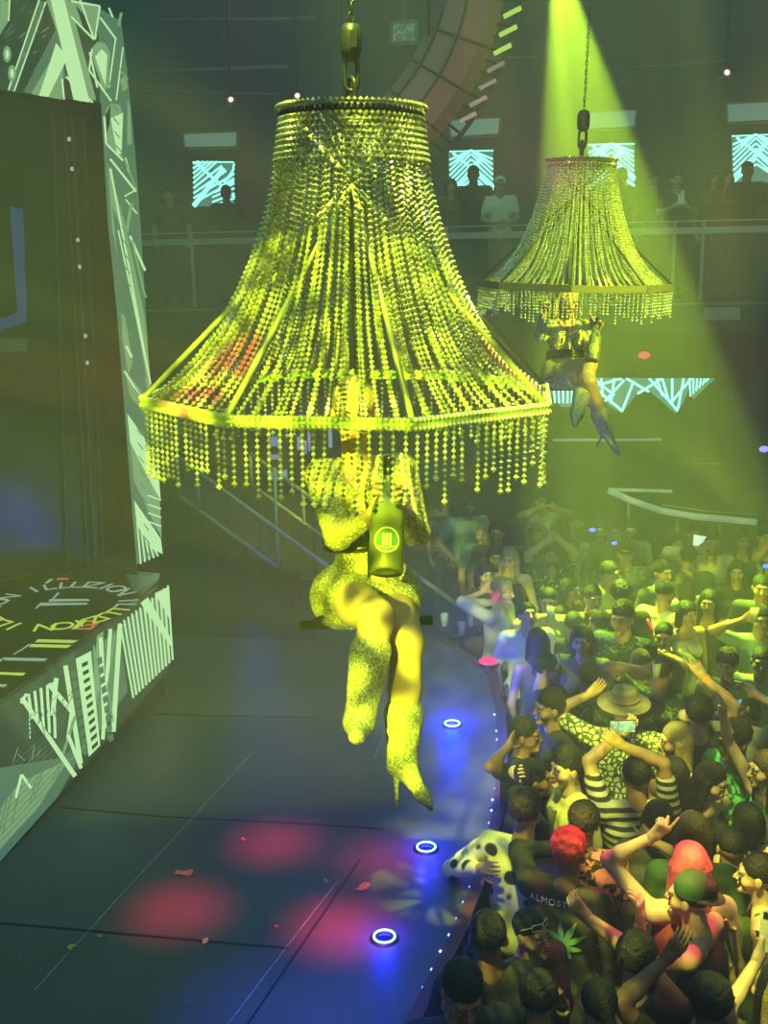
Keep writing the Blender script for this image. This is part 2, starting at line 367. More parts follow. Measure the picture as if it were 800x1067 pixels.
# ---- confetti on the deck
conf = [((192, 910), (.10, .05), (.9, .25, .12), 'orange paper slip lying on the stage left of centre'), ((378, 925), (.09, .045), (.9, .2, .12), 'orange paper slip lying on the stage near the nearest blue ring'),
        ((214, 981), (.05, .03), (.9, .5, .3), 'small crumpled pale orange paper on the dark floor seam'), ((253, 875), (.03, .02), (.9, .2, .15), 'tiny red paper scrap beyond the far red light pool'),
        ((75, 987), (.045, .03), (.8, .5, .1), 'small amber paper scrap on the worn floor seam'), ((288, 966), (.03, .02), (.9, .15, .15), 'tiny red scrap left of the brightest red light pool'),
        ((340, 919), (.04, .02), (.35, .36, .33), 'small grey scrap beside the dark diagonal floor seam'), ((104, 976), (.03, .02), (.6, .4, .25), 'tiny tan scrap on the cross seam at the left')]
for i, ((u, v), (a, b_), c_, lab) in enumerate(conf):
    q = PZ(u, v, ZS); k = MB(); n_ = 5
    vs = [(a * (i_ / (n_ - 1) - .5), b_ * (j_ / 2 - .5), .006 + .006 * math.sin(i_ * 1.7 + j_ + i)) for i_ in range(n_) for j_ in range(3)]
    k.add(vs, [(i_ * 3 + j_, (i_ + 1) * 3 + j_, (i_ + 1) * 3 + j_ + 1, i_ * 3 + j_ + 1) for i_ in range(n_ - 1) for j_ in range(2)])
    o = k.build('paper_scrap', mat('paper_%d' % i, c_, .8), label=lab, cat='paper scrap', group='paper scraps on the stage'); o.location = q; o.rotation_euler = (0, 0, i * .9)
spk = MB()
for i in range(170):
    u, v = random.uniform(20, 460), random.uniform(740, 1060)
    q = PZ(u, v, ZS)
    if (q.x < -1.75 + (8.3 - q.y) * -.2): continue
    s = random.uniform(.002, .006); spk.box(q + Vector((0, 0, .002)), (s, s, .002), Matrix.Rotation(i, 3, 'Z'))
tag(recentre(spk.build('confetti_specks', mat('speck_paper', (.45, .46, .42), .7))), 'scattered tiny pale confetti specks on the dark stage floor', 'confetti', kind='stuff')

# ================================================================== LED content helpers
E_hi = mat('led_bright', (.02, .02, .02), .4, emit=(.50, .86, .40), es=1.1)
E_mid = mat('led_mid', (.02, .02, .02), .4, emit=(.28, .52, .23), es=.75)
E_lo = mat('led_low', (.02, .02, .02), .4, emit=(.12, .26, .15), es=.7)
E_dk = mat('led_dark', (.012, .015, .013), .35, emit=(.03, .07, .04), es=.6)
E_cy = mat('led_cyan', (.02, .02, .02), .4, emit=(.30, 1.0, .80), es=1.9)
E_cyd = mat('led_cyan_dim', (.02, .02, .02), .4, emit=(.10, .32, .26), es=.8)
ART = [E_hi, E_mid, E_lo, E_dk, E_cy, E_cyd]
class Art:
    def __init__(s, q, n): s.q = Vector(q); s.n = Vector(n).normalized(); s.k = MB(); s.l = 0
    def pt(s, u, v): return PP(u, v, s.q, s.n) + s.n * (.0008 * s.l + .002)
    def poly(s, pts, m=0): s.l += 1; s.k.add([s.pt(*p) for p in pts], [tuple(range(len(pts)))], m)
    def line(s, a, b_, w_=1.5, m=0):
        a = Vector(a); b_ = Vector(b_); d = (b_ - a).normalized(); nn = Vector((-d.y, d.x)) * w_ / 2
        s.poly([a + nn, b_ + nn, b_ - nn, a - nn], m)

# ---- LED frame and dark screen at the left
zt_probe = PZ(170, 722, ZS)
A0 = PZ(172, 722, ZS); B0 = PZ(-70, 968, ZS)
dP = (B0 - A0); dP.z = 0; dP.normalize(); nP = Vector((-dP.y, dP.x, 0))
if nP.dot(CAM - A0) < 0: nP = -nP
ZT = PP(169, 604, A0, nP).z
S0 = PZ(165, 580, ZT); nS = Vector((math.sin(R_(48)), -math.cos(R_(48)), 0))
column = [(165, 578), (158, 420), (152, 330), (147, 245), (140, 150), (132, 70), (126, 22), (102, 8), (96, 107), (105, 107), (112, 230), (122, 330), (135, 500), (142, 588)]
wall = empty('led_portal', PP(150, 590, S0, nS), label='tall glowing LED frame of crystal shapes around a dark screen at left', cat='LED screen')
k = MB(); k.slab([PP(u, v, S0, nS) for u, v in column], nS, .14); under(wall, k.build('frame_column', m_black, wall))
band = [(104, 108), (102, 10), (60, -8), (-40, -40), (-160, -80), (-160, 62), (0, 94)]
k = MB(); k.slab([PP(u, v, S0, nS) for u, v in band], nS, .14); under(wall, k.build('frame_header', m_black, wall))
S1 = S0 - nS * .25
def zc(p): p = Vector(p); p.z = max(p.z, ZT + .016); return p
k = MB(); k.slab([zc(PP(u, v, S1, nS)) for u, v in [(150, 590), (112, 90), (-160, 40), (-160, 640)]], nS, .08)
under(wall, k.build('dark_screen', mat('dark_glass_screen', (.02, .025, .024), .22, nscale=1.2, var=.3), wall))
S2 = S1 + nS * .012
k = MB()
for x0, x1 in ((66, 92), (74, 99), (86, 108), (54, 70)):
    k.bar(PP(x0, 120, S2, nS), zc(PP(x1, 600, S2, nS)), .03, .02)
under(wall, k.build('screen_joint', mat('joint_grey', (.05, .06, .055), .5), wall))
k = MB()
for u, v in ((72, 145), (75, 176), (81, 250), (83, 278), (89, 350), (91, 378)): k.box(PP(u, v, S2 + nS * .02, nS), (.02, .02, .03))
under(wall, k.build('marker_light', mat('marker_led', (.1, .1, .1), .4, emit=(.5, .8, .55), es=.6), wall))
# blue reflections painted on the dark screen as faintly glowing shapes
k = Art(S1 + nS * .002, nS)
m_faint = mat('painted_blue_reflection', (.02, .02, .03), .3, emit=(.02, .035, .14), es=.8, nscale=5)
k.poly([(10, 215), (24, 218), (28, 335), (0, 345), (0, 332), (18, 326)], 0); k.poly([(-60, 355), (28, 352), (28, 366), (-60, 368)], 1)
under(wall, k.k.build('painted_reflection', [m_faint, E_dk], wall))
a = Art(S0, nS)
a.poly(column, 2); a.poly(band, 3)
# header content: shards and arcs
a.poly([(48, 0), (68, -14), (100, 104), (82, 106)], 1)
a.poly([(62, 40), (58, 30), (24, 96), (62, 103), (68, 78)], 2)
a.poly([(57, 55), (66, 62), (64, 104), (32, 98)], 1); a.poly([(58, 45), (70, 60), (50, 101), (40, 100)], 0)
a.poly([(50, -10), (64, -10), (93, 107), (76, 104)], 0)
a.line((68, 80), (96, 107), 2, 0); a.line((64, 82), (66, 104), 2, 0); a.line((44, 2), (10, 95), 8, 2); a.line((47, 2), (14, 95), 1.6, 0); a.line((40, 0), (8, 94), 1.6, 0)
a.poly([(0, -20), (12, -20), (8, 22), (-2, 38)], 1); a.line((10, -20), (8, 22), 1.5, 0)
for i in range(46):
    cx, cy = random.uniform(2, 42), random.uniform(2, 86)
    if 20 < cx + cy * .36 < 52 and random.random() < .7: continue
    a.line((cx, cy), (cx + random.uniform(3, 8), cy - random.uniform(2, 6)), .8, random.choice((1, 2)))
for c_ in ((5, 57), (10, 77)):
    a.poly([(c_[0] + 4.5 * math.cos(t_ * .785), c_[1] + 9 * math.sin(t_ * .785)) for t_ in range(8)], 1)
    a.poly([(c_[0] + 2 * math.cos(t_ * .785), c_[1] + 5 * math.sin(t_ * .785)) for t_ in range(8)], 0)
a.poly([(70, 0), (101, 6), (96, 42), (72, 18)], 1); a.poly([(76, 6), (90, 22), (94, 40), (84, 30)], 3)
for p_, q_ in (((71, 2), (101, 7)), ((71, 18), (95, 42)), ((101, 7), (96, 42)), ((80, 0), (95, 42))): a.line(p_, q_, 2, 0)
a.poly([(101, 20), (118, 42), (116, 46), (97, 36)], 2); a.line((101, 19), (118, 42), 2, 0); a.line((117, 42), (110, 92), 1.6, 0)
a.line((110, 9), (114, 19), 2, 0); a.line((123, 14), (120, 28), 3, 1)
for x0 in (90, 95, 99, 103): a.line((x0, 46 + abs(x0 - 99)), (x0 + 8, 92), 2, random.choice((0, 1)))
a.poly([(91, 52), (98, 44), (106, 46), (111, 56), (108, 92), (104, 96), (94, 66)], 1); a.poly([(95, 60), (102, 52), (108, 58), (106, 90)], 0); a.line((89, 74), (112, 106), 2, 0)
a.line((92, 52), (89, 74), 2, 0)
a.poly([(122, 48), (126, 52), (118, 106), (114, 104)], 2); a.line((124, 50), (117, 105), 1.5, 0); a.line((120, 72), (129, 84), 1.5, 1)
a.poly([(121, 84), (126, 80), (129, 92), (124, 96)], 1)
# column content: crystals and long blades
a.poly([(106, 114), (112, 108), (121, 110), (124, 122), (123, 168), (106, 150)], 1); a.poly([(111, 124), (124, 118), (122, 160), (118, 162)], 0); a.poly([(106, 120), (111, 110), (110, 130), (107, 140)], 3)
a.line((106, 150), (124, 168), 2, 0); a.line((104, 122), (106, 150), 2, 0); a.poly([(128, 104), (131, 112), (133, 150), (128, 152)], 1); a.line((126, 165), (130, 180), 2, 0)
a.poly([(110, 166), (136, 200), (138, 222), (126, 208), (120, 194)], 2); a.line((110, 166), (137, 200), 2.2, 0); a.line((137, 198), (125, 205), 1.5, 0); a.line((126, 208), (138, 223), 1.5, 0); a.line((125, 166), (137, 198), 1.5, 1)
a.poly([(107, 170), (124, 228), (146, 330), (156, 440), (158, 470), (150, 410), (130, 330), (112, 240)], 1)
a.line((110, 176), (152, 400), 2, 0); a.poly([(112, 215), (120, 235), (148, 396), (140, 380), (122, 310)], 2); a.line((118, 240), (151, 396), 1.6, 0)
a.poly([(130, 214), (134, 210), (128, 244), (125, 240)], 1); a.line((130, 246), (146, 282), 2.5, 0); a.line((132, 250), (144, 300), 2, 1); a.line((142, 296), (147, 310), 2, 1)
a.poly([(121, 326), (125, 330), (133, 378), (128, 390), (122, 352)], 1); a.line((126, 360), (132, 372), 2.5, 0)
a.poly([(124, 384), (146, 412), (153, 440), (130, 412)], 1); a.line((124, 386), (154, 434), 2, 0)
a.poly([(127, 430), (158, 474), (162, 520), (131, 470)], 0); a.poly([(130, 460), (161, 520), (163, 560), (134, 500)], 1)
a.poly([(134, 520), (162, 560), (164, 576), (152, 570), (137, 545)], 0)
for i in range(5): a.line((137 + i * 4, 540 + i * 7), (141 + i * 4.5, 586 - i * 2), 1.8, 0)
for i in range(4): a.line((148, 515 + i * 9), (162, 520 + i * 9), 1.5, 0)
for v_ in range(110, 580, 14): a.line((110 + (v_ - 100) * .072, v_), (116 + (v_ - 100) * .07, v_ + 7), 1, 2)
under(wall, a.k.build('picture', ART, wall))

# ---- LED podium
pod = empty('led_podium', A0, label='long raised podium with lit line-pattern side and lettered black top', cat='podium')
wP = -nP * 1.0
topline = [A0 + Vector((0, 0, ZT - ZS)), B0 + Vector((0, 0, ZT - ZS))]
back = [PZ(167, 599, ZT), PZ(131, 596, ZT), PZ(100, 586, ZT)]
tp = [(topline[1].x, topline[1].y), (topline[0].x, topline[0].y)] + [(p.x, p.y) for p in back] + [(back[-1].x - 2.6, back[-1].y - 2.2), (topline[1].x - 2.0, topline[1].y - .2)]
k = MB(); k.prism(tp, ZS, ZT, 0); under(pod, k.build('body', [mat('podium_black', (.02, .022, .022), .3)], pod))
k = MB(); k.prism(tp, ZT, ZT + .012, 0); under(pod, k.build('top_panel', mat('gloss_black_top', (.025, .03, .028), .16, nscale=3), pod))
a = Art(A0, nP)
face = [(170, 611), (175, 699), (0, 897), (-70, 975), (-70, 790), (0, 734)]
a.poly(face, 3)
a.poly([(0, 800), (60, 790), (90, 775), (60, 830), (0, 897), (-40, 930)], 2); a.poly([(20, 815), (70, 792), (40, 840), (0, 885), (-30, 880)], 1)
for i in range(26): a.line((-8 + i * 4.6, 880 - i * 5.2), (4 + i * 4.2, 826 - i * 2.2), 1.0, random.choice((1, 2)))
for i in range(12): a.line((-4, 884 - i * 7), (82 - i * 3, 792 - i * 3), .7, 2)
a.poly([(121, 652), (169, 612), (174, 690), (134, 726)], 2); a.poly([(88, 680), (119, 654), (128, 720), (98, 762)], 2)
for i in range(13):                                                                    # slatted block at the right end
    x0 = 120 + i * 4.1; t0 = 649 - (x0 - 120) * .80; b0 = 727 - i * 3.3
    a.line((x0, t0), (x0 + 14 - i * .75, min(b0, 735)), 2.1, 0)
a.poly([(140, 628), (148, 622), (174, 668), (174, 676)], 0); a.poly([(155, 618), (170, 611), (172, 648), (168, 640)], 0)
a.poly([(94, 662), (101, 657), (97, 706), (90, 760), (87, 750)], 1)                    # blades beside the ladder
for x0, y0, x1, y1, w_, m_ in ((98, 664, 102, 758, 4.5, 0), (108, 655, 100, 770, 4, 0), (118, 650, 111, 762, 5, 0), (90, 672, 96, 720, 2, 1), (104, 712, 111, 752, 1.5, 1), (112, 660, 104, 720, 1.5, 1), (60, 693, 76, 795, 5, 0), (42, 712, 66, 740, 5, 0), (66, 740, 62, 770, 3, 0), (50, 706, 46, 745, 5, 0), (70, 745, 57, 785, 3, 1), (62, 765, 76, 800, 4, 0)):
    a.line((x0, y0), (x1, y1), w_, m_)
a.poly([(70, 686), (86, 678), (96, 776), (84, 788)], 0)                                # ladder
for i in range(11): a.poly([(76.2 + i * .95, 691 + i * 8.6), (82.5 + i * .95, 688 + i * 8.3), (83 + i * .95, 692 + i * 8.3), (76.8 + i * .95, 695 + i * 8.6)], 3)
for j_ in range(2):
    for i in range(9): a.poly([(64 + j_ * 26 + i * 1.4, 700 - j_ * 14 + i * 10), (69 + j_ * 26 + i * 1.4, 697 - j_ * 14 + i * 10), (70 + j_ * 26 + i * 1.4, 704 - j_ * 14 + i * 10), (65 + j_ * 26 + i * 1.4, 707 - j_ * 14 + i * 10)], 2)
a.line((9, 726), (66, 808), 5, 0); a.line((14, 722), (8, 732), 3, 0)
for i in range(5): a.line((16 + i * 6.5, 722 - i * 3), (20 + i * 6, 748 + i * 5), 3, 0)
a.line((8, 806), (2, 830), 3, 0); a.line((8, 806), (18, 820), 3, 0)
for i in range(30):
    cx = random.uniform(0, 60); cy = 745 - cx * .55 + random.uniform(0, 70); a.line((cx, cy), (cx + random.uniform(-9, 9), cy + random.uniform(6, 18)), .8, random.choice((1, 2, 2)))
for i in range(7): a.line((12, 738 + i * 4.5), (12, 741 + i * 4.5), 1.2, 0)
under(pod, a.k.build('led_side', ART, pod))
# lettering ring on the top
def text_mesh(s, size, m_, parent, name='lettering', spacing=1.0, align='CENTER', extr=.001):
    cu = bpy.data.curves.new('t', 'FONT'); cu.body = s; cu.size = size; cu.align_x = align; cu.align_y = 'CENTER'; cu.space_character = spacing; cu.extrude = extr
    to = bpy.data.objects.new('t', cu); COL.objects.link(to)
    dg = bpy.context.evaluated_depsgraph_get(); me = bpy.data.meshes.new_from_object(to.evaluated_get(dg)); bpy.data.objects.remove(to)
    me.materials.clear(); me.materials.append(m_)
    o = bpy.data.objects.new(name, me); COL.objects.link(o); o.parent = parent; return o
m_txw = mat('pale_lit_letter', (.2, .2, .2), .5, emit=(.30, .42, .33), es=.8); m_txy = mat('yellow_lit_letter', (.2, .2, .1), .5, emit=(.45, .62, .08), es=.95); m_txr = mat('red_lit_letter', (.2, .1, .1), .5, emit=(.55, .1, .06), es=.8)
c0 = PZ(62, 632, ZT); cE = PZ(138, 622, ZT); RL = .92 * (cE - c0).length
ring = 'ILLUZION ILLUZION ILLUZION '
for i, ch in enumerate(ring * 1):
    if ch == ' ': continue
    a_ = R_(128) - i * 2 * math.pi / len(ring); q = c0 + Vector((math.cos(a_) * RL, math.sin(a_) * RL, .014))
    dn = a_ - math.pi / 2
    yl = math.sin(a_) < -.1
    t_ = text_mesh(ch, .22, m_txy if yl else m_txw, pod, 'letter'); t_.location = q - Vector(pod.location); t_.rotation_euler = (0, 0, dn)
def flat_poly(name, pts, m_):
    k = MB(); k.add([PZ(u, v, ZT + .014) for u, v in pts], [tuple(range(len(pts)))]); under(pod, k.build(name, m_, pod))
for pts, m_ in (([(52, 624), (92, 624), (94, 626), (50, 627)], m_txw), ([(44, 628), (92, 628), (90, 630), (42, 631)], m_txw), ([(42, 628), (46, 628), (38, 634), (36, 634)], m_txw), ([(60, 617), (62, 618), (56, 624), (54, 624)], m_txw),
                ([(40, 666), (82, 667), (76, 670), (36, 669)], m_txy), ([(33, 671), (75, 672), (70, 675), (30, 674)], m_txy), ([(30, 671), (33, 671), (15, 682), (13, 682)], m_txw),
                ([(6, 685), (50, 686), (46, 689), (4, 688)], m_txw), ([(-10, 692), (4, 685), (6, 685), (-6, 694)], m_txw), ([(-10, 700), (27, 701), (24, 704), (-14, 702)], m_txy), ([(-14, 712), (8, 713), (5, 716), (-14, 715)], m_txw),
                ([(84, 646), (92, 646), (80, 655), (74, 656)], m_txy), ([(92, 646), (104, 647), (104, 649), (91, 648)], m_txr), ([(90, 650), (99, 650), (98, 652), (88, 652)], m_txr), ([(82, 654), (95, 654), (96, 656), (80, 656)], m_txr), ([(100, 648), (104, 648), (97, 655), (93, 655)], m_txr),
                ([(52, 603), (56, 603), (49, 608), (46, 608)], m_txw), ([(60, 602), (72, 602), (71, 604), (58, 604)], m_txr)):
    flat_poly('symbol', pts, m_)
flat_poly('pale_corner', [(131, 598), (164, 600), (166, 603), (140, 619)], mat('painted_corner_reflection', (.30, .32, .26), .35, nscale=10))  # pale reflection at the corner, put into the colour of the top

# ================================================================== balcony opposite
ZD = PP(330, 318, QB, nB).z; ZR = PP(330, 249, QB, nB).z
def xb(u, v, q=QB): return (PP(u, v, q, nB) - q).dot(dB)
balc = empty('balcony', QB + Vector((0, 0, ZD)), label='upper balcony with glass front and pale handrail across the back of the hall', cat='balcony')
k = MB(); bx_plane(k, QB, -8, 7.6, ZD - .35, ZD, 3.4); under(balc, k.build('deck', m_wall, balc))
k = MB(); bx_plane(k, QB + nB * .02, -8, 7.6, ZD - .05, ZD - .02, .04); under(balc, k.build('ledge', m_grey, balc))
k = MB(); k.bar(QB + dB * -8 + Vector((0, 0, ZR)), QB + dB * 7.6 + Vector((0, 0, ZR)), .05, .07); under(balc, k.build('handrail', m_rail, balc))
k = MB(); k.bar(QB + dB * -8 + Vector((0, 0, ZR + .1)), QB + dB * 7.6 + Vector((0, 0, ZR + .1)), .02, .015); under(balc, k.build('top_wire', m_rail, balc))
for x in (xb(201, 280), xb(465, 260), xb(550, 260), xb(702, 250), xb(732, 250), -5, xb(100, 280), 5.5):
    k = MB(); k.bar(QB + dB * x + Vector((0, 0, ZD)), QB + dB * x + Vector((0, 0, ZR + .1)), .035); under(balc, k.build('post', m_rail, balc))
m_glass = mat('smoked_glass', (.1, .12, .11), .1, alpha=.28)
for x0, x1 in ((-8, -5), (-4.95, -3.2), (-3.15, xb(201, 280)), (xb(203, 280), -.2), (-.15, xb(465, 260)), (xb(467, 260), xb(550, 260)), (xb(552, 260), xb(702, 250)), (xb(734, 250), 5.45)):
    k = MB(); bx_plane(k, QB, x0 + .03, x1 - .03, ZD + .04, ZR - .06, .012); under(balc, k.build('glass_panel', m_glass, balc))
# screens on the wall behind the guests
def wallscreen(px, lab, seed):
    (u0_, v0_), (u1_, v1_), (u2_, v2_), (u3_, v3_) = px
    q = QW + nB * .08
    o = empty('wall_screen', PP((u0_ + u2_) / 2, v2_, q, nB), label=lab, cat='screen', group='lit screens on the wall behind the balcony')
    k = MB(); k.slab([PP(u, v, q, nB) for u, v in px[::-1]], nB, .07); under(o, k.build('panel', m_black, o))
    a = Art(q, nB); a.poly(px, 5); rs = random.Random(seed)
    W_, H_ = u1_ - u0_, v3_ - v0_
    def L_(s, t): return (u0_ + (u1_ - u0_) * s + (u3_ - u0_) * t, v0_ + (v1_ - v0_) * s + (v3_ - v0_) * t)
    for i in range(9):
        y = .05 + i * .11
        if seed % 2: a.line(L_(.5, max(0, y - .3)), L_(.02, min(.98, y + .15)), 2.2, 4); a.line(L_(.5, max(0, y - .3)), L_(.98, min(.98, y + .15)), 2.2, 4)
        else: a.line(L_(0, y), L_(min(1, y + .1), 0 if y < .5 else y - .5), 2.2, 4); a.line(L_(1, y), L_(max(.45, 1 - y), min(1, y + .2)), 2, 4)
    a.line(L_(0, 1), L_(.75, .15), 5, 4); a.line(L_(.1, .05), L_(1, .8), 3, 4); a.line(L_(.0, .02), L_(1, .02), 1.5, 4)
    under(o, a.k.build('picture', ART, o))
wallscreen([(201, 168), (244, 168), (243, 215), (202, 215)], 'small cyan patterned wall screen left of the near chandelier', 2)
wallscreen([(467, 157), (514, 156), (514, 204), (468, 206)], 'cyan patterned wall screen behind the dark silhouetted guest between the chandeliers', 3)
wallscreen([(612, 150), (661, 149), (661, 193), (613, 196)], 'cyan patterned wall screen just right of the far chandelier', 3)
wallscreen([(762, 141), (812, 139), (812, 190), (763, 190)], 'cyan patterned wall screen at the right edge behind the balcony', 3)
m_soff = mat('lit_soffit', (.3, .35, .32), .5, emit=(.16, .30, .24), es=.55, nscale=1.5, var=.5)
for px, lab in (([(190, 138), (248, 136), (247, 154), (191, 155)], 'dim lit ceiling panel above the left wall screen'), ([(466, 124), (522, 121), (521, 141), (468, 144)], 'dim lit ceiling panel beside the curved overhead ring'),
                ([(608, 116), (664, 113), (663, 133), (609, 136)], 'dim lit ceiling panel partly inside the green light beam'), ([(756, 107), (812, 104), (812, 126), (757, 129)], 'dim lit ceiling panel at the upper right edge')):
    k = MB(); k.slab([PP(u, v, QW + nB * .3, nB) for u, v in px[::-1]], nB, .22); k.slab([PP(px[0][0] + 2, px[0][1] + 2, QW + nB * .32, nB), PP(px[3][0] + 2, px[3][1] - 2, QW + nB * .32, nB), PP(px[2][0] - 2, px[2][1] - 2, QW + nB * .32, nB), PP(px[1][0] - 2, px[1][1] + 2, QW + nB * .32, nB)], nB, .02, 1)
    recentre(k.build('light_box', [m_grey, m_soff], label=lab, cat='light panel', group='lit panels over the balcony'))
# pipes with small lamps
m_pipe = mat('dull_pipe', (.12, .13, .12), .5, metal=.3)
for (u0_, v0_, u1_, v1_, r, lab) in ((150, 96, 290, 98, .012, 'thin ceiling pipe at left behind the near chandelier'), (640, 72, 812, 60, .012, 'thin ceiling pipe at upper right'), (150, 76, 300, 70, .03, 'dim beam high behind the near chandelier'), (440, 64, 560, 60, .02, 'dim pipe behind the overhead ring'), (170, 22, 330, 20, .025, 'topmost dim pipe left of the hoist hook')):
    k = MB(); k.tube([PP(u0_, v0_, QB, nB), PP(u1_, v1_, QB, nB)], r, 8); recentre(k.build('ceiling_pipe', m_pipe, label=lab, cat='pipe'))
m_lamp = mat('lamp_lens', (.3, .3, .3), .3, emit=(1, .75, .6), es=1.6)
for u, v, lab in ((241, 105, 'small pinkish white spotlight hanging left of the near chandelier'), (310, 101, 'tiny lit spotlight at the top rim of the near chandelier'), (756, 77, 'small pinkish white spotlight hanging at the upper right')):
    q = PP(u, v, QB + nB * .05, nB); o = empty('spotlight', q, label=lab, cat='spotlight', group='small spotlights under the ceiling')
    Mx = Matrix.Rotation(R_(80), 3, 'X')
    k = MB(); k.lathe([(.03, -.1), (.055, -.09), (.06, .05), (.07, .06), (.064, .04)], 16, M_=Mx); k.build('housing', m_black, o)
    k = MB(); k.lathe([(.0001, .052), (.028, .052), (.03, .045)], 12, M_=Mx, caps=False); k.build('lens', m_lamp, o)
    k = MB(); k.tube([(-.07, 0, 0), (-.075, 0, .08), (0, 0, .1), (.075, 0, .08), (.07, 0, 0)], .007, 6); k.tube([(0, 0, .1), (0, 0, 11.9 - q.z)], .008, 6); k.build('yoke', m_black, o)
# framed monitor high up
k = MB(); q = QB + nB * -.5; mq = PP(420, 20, q, nB); k.bar(mq - nB * .03, (mq.x, mq.y, 11.9), .02); k.slab([PP(u, v, q, nB) for u, v in ((405, 48), (436, 46), (436, 19), (406, 22))], nB, .06); k.slab([PP(u, v, q + nB * .01, nB) for u, v in ((409, 44), (432, 42), (432, 24), (410, 26))], nB, .01, 1)
recentre(k.build('monitor', [m_grey, mat('dim_monitor', (.1, .12, .11), .4, emit=(.08, .12, .1), es=.5, pattern='noise', pscale=14, col2=(.4, .5, .4))], label='small dim framed monitor high behind the overhead ring', cat='monitor'))
for x in (-1.6, 2.4):
    pass
# hanging LED banner of triangles under the balcony
QN = QB - nB * .15
ban = empty('led_banner', PP(660, 430, QN, nB), label='cyan LED banner of downward triangles hanging under the balcony', cat='LED banner')
k = MB(); k.bar(PP(560, 391, QN, nB), PP(748, 391.5, QN, nB), .06, .05); under(ban, k.build('header_bar', m_black, ban))
tri = [[(572, 393), (606, 393), (601, 424), (584, 424), (574, 410)], [(606, 393), (652, 393), (662, 412), (648, 431), (636, 424), (616, 402)], [(650, 393), (692, 393), (704, 424), (696, 423), (672, 405), (662, 412)], [(676, 393), (722, 393), (712, 420), (704, 431), (694, 423)], [(716, 393), (747, 392), (722, 416)]]
for i, t_ in enumerate(tri):
    k = MB(); qq = QN - nB * (.012 * i); k.slab([PP(u, v, qq, nB) for u, v in t_[::-1]], nB, .05); under(ban, k.build('triangle_panel', m_black, ban))
a = Art(QN, nB)
for t_ in tri: a.poly(t_, 5)
for i in range(6): a.line((576 + i * 5, 394), (578 + i * 4.4, 420), 2, 4)
for (p_, q_) in (((608, 394), (648, 428)), ((650, 396), (630, 418)), ((618, 394), (640, 412)), ((640, 394), (636, 420)), ((626, 394), (628, 414)), ((648, 394), (620, 402)), ((660, 397), (648, 428)), ((652, 394), (676, 408)), ((690, 394), (664, 410)),
                 ((676, 394), (706, 428)), ((700, 394), (700, 420)), ((712, 394), (706, 426)), ((720, 394), (700, 418)), ((684, 394), (690, 412)), ((690, 395), (696, 416))): a.line(p_, q_, 2.4, 4)
for i in range(6): a.line((718 + i * 4, 394), (719 + i * 3, 413 - i * 3), 1.8, 4)
a.line((572, 393), (748, 392), 1.5, 4)
under(ban, a.k.build('picture', ART, ban))
k = MB()
for x in (590, 660, 735): k.bar(PP(x, 391, QN, nB), PP(x, 391, QN, nB) + Vector((0, 0, ZD - .35 - PP(x, 391, QN, nB).z)), .02)
under(ban, k.build('hanger', m_black, ban))
# lit ledges and rails on the lower level
def pxtube(name, pts, r, m_, lab, cat, q=QL + nB * .12, group=None):
    k = MB(); k.tube([PP(u, v, q, nB) for u, v in pts], r, 8)
    return recentre(k.build(name, m_, label=lab, cat=cat, group=group))
m_glowrail = mat('glowing_white_edge', (.5, .55, .5), .4, emit=(.25, .36, .26), es=.5)  # own glow, given to the handrail too so that it looks lit
pxtube('light_strip', [(576, 458.5), (689, 458)], .018, m_glowrail, 'straight pale light strip below the cyan triangle banner', 'light strip')
pxtube('light_strip', [(706, 483), (800, 484)], .01, m_grey, 'faint straight rail line at the right edge under the balcony', 'light strip')
k = MB(); k.slab([PP(u, v, QB + nB * .06, nB) for u, v in ((734, 334), (771, 333), (771, 320), (734, 321))], nB, .04); recentre(k.build('sign_panel', mat('pale_panel', (.3, .34, .28), .6), label='small plain pale panel on the balcony front at right', cat='panel'))
QC = QB - nB * .3
rl = empty('curved_rail', PP(700, 560, QC, nB), label='pale curved handrail over the heads at the rear right', cat='handrail')
k = MB(); k.tube([PP(u, v, QC, nB) for u, v in ((634, 511), (656, 521), (688, 532), (722, 538), (755, 541), (788, 544))], .04, 8); under(rl, k.build('rail', m_glowrail, rl))
k = MB(); k.tube([PP(u, v, QC, nB) for u, v in ((634, 510), (700, 512))], .02, 8); under(rl, k.build('upper_bar', m_glowrail, rl))
k = MB(); k.tube([PP(u, v, QC, nB) for u, v in ((690, 526), (740, 533), (788, 536))], .008, 6); under(rl, k.build('wire', m_rail, rl))
for u, v in ((655, 521), (706, 535), (750, 541)):
    q = PP(u, v, QC, nB); k = MB(); k.bar(q, (q.x, q.y, 0), .03); under(rl, k.build('post', m_rail, rl))
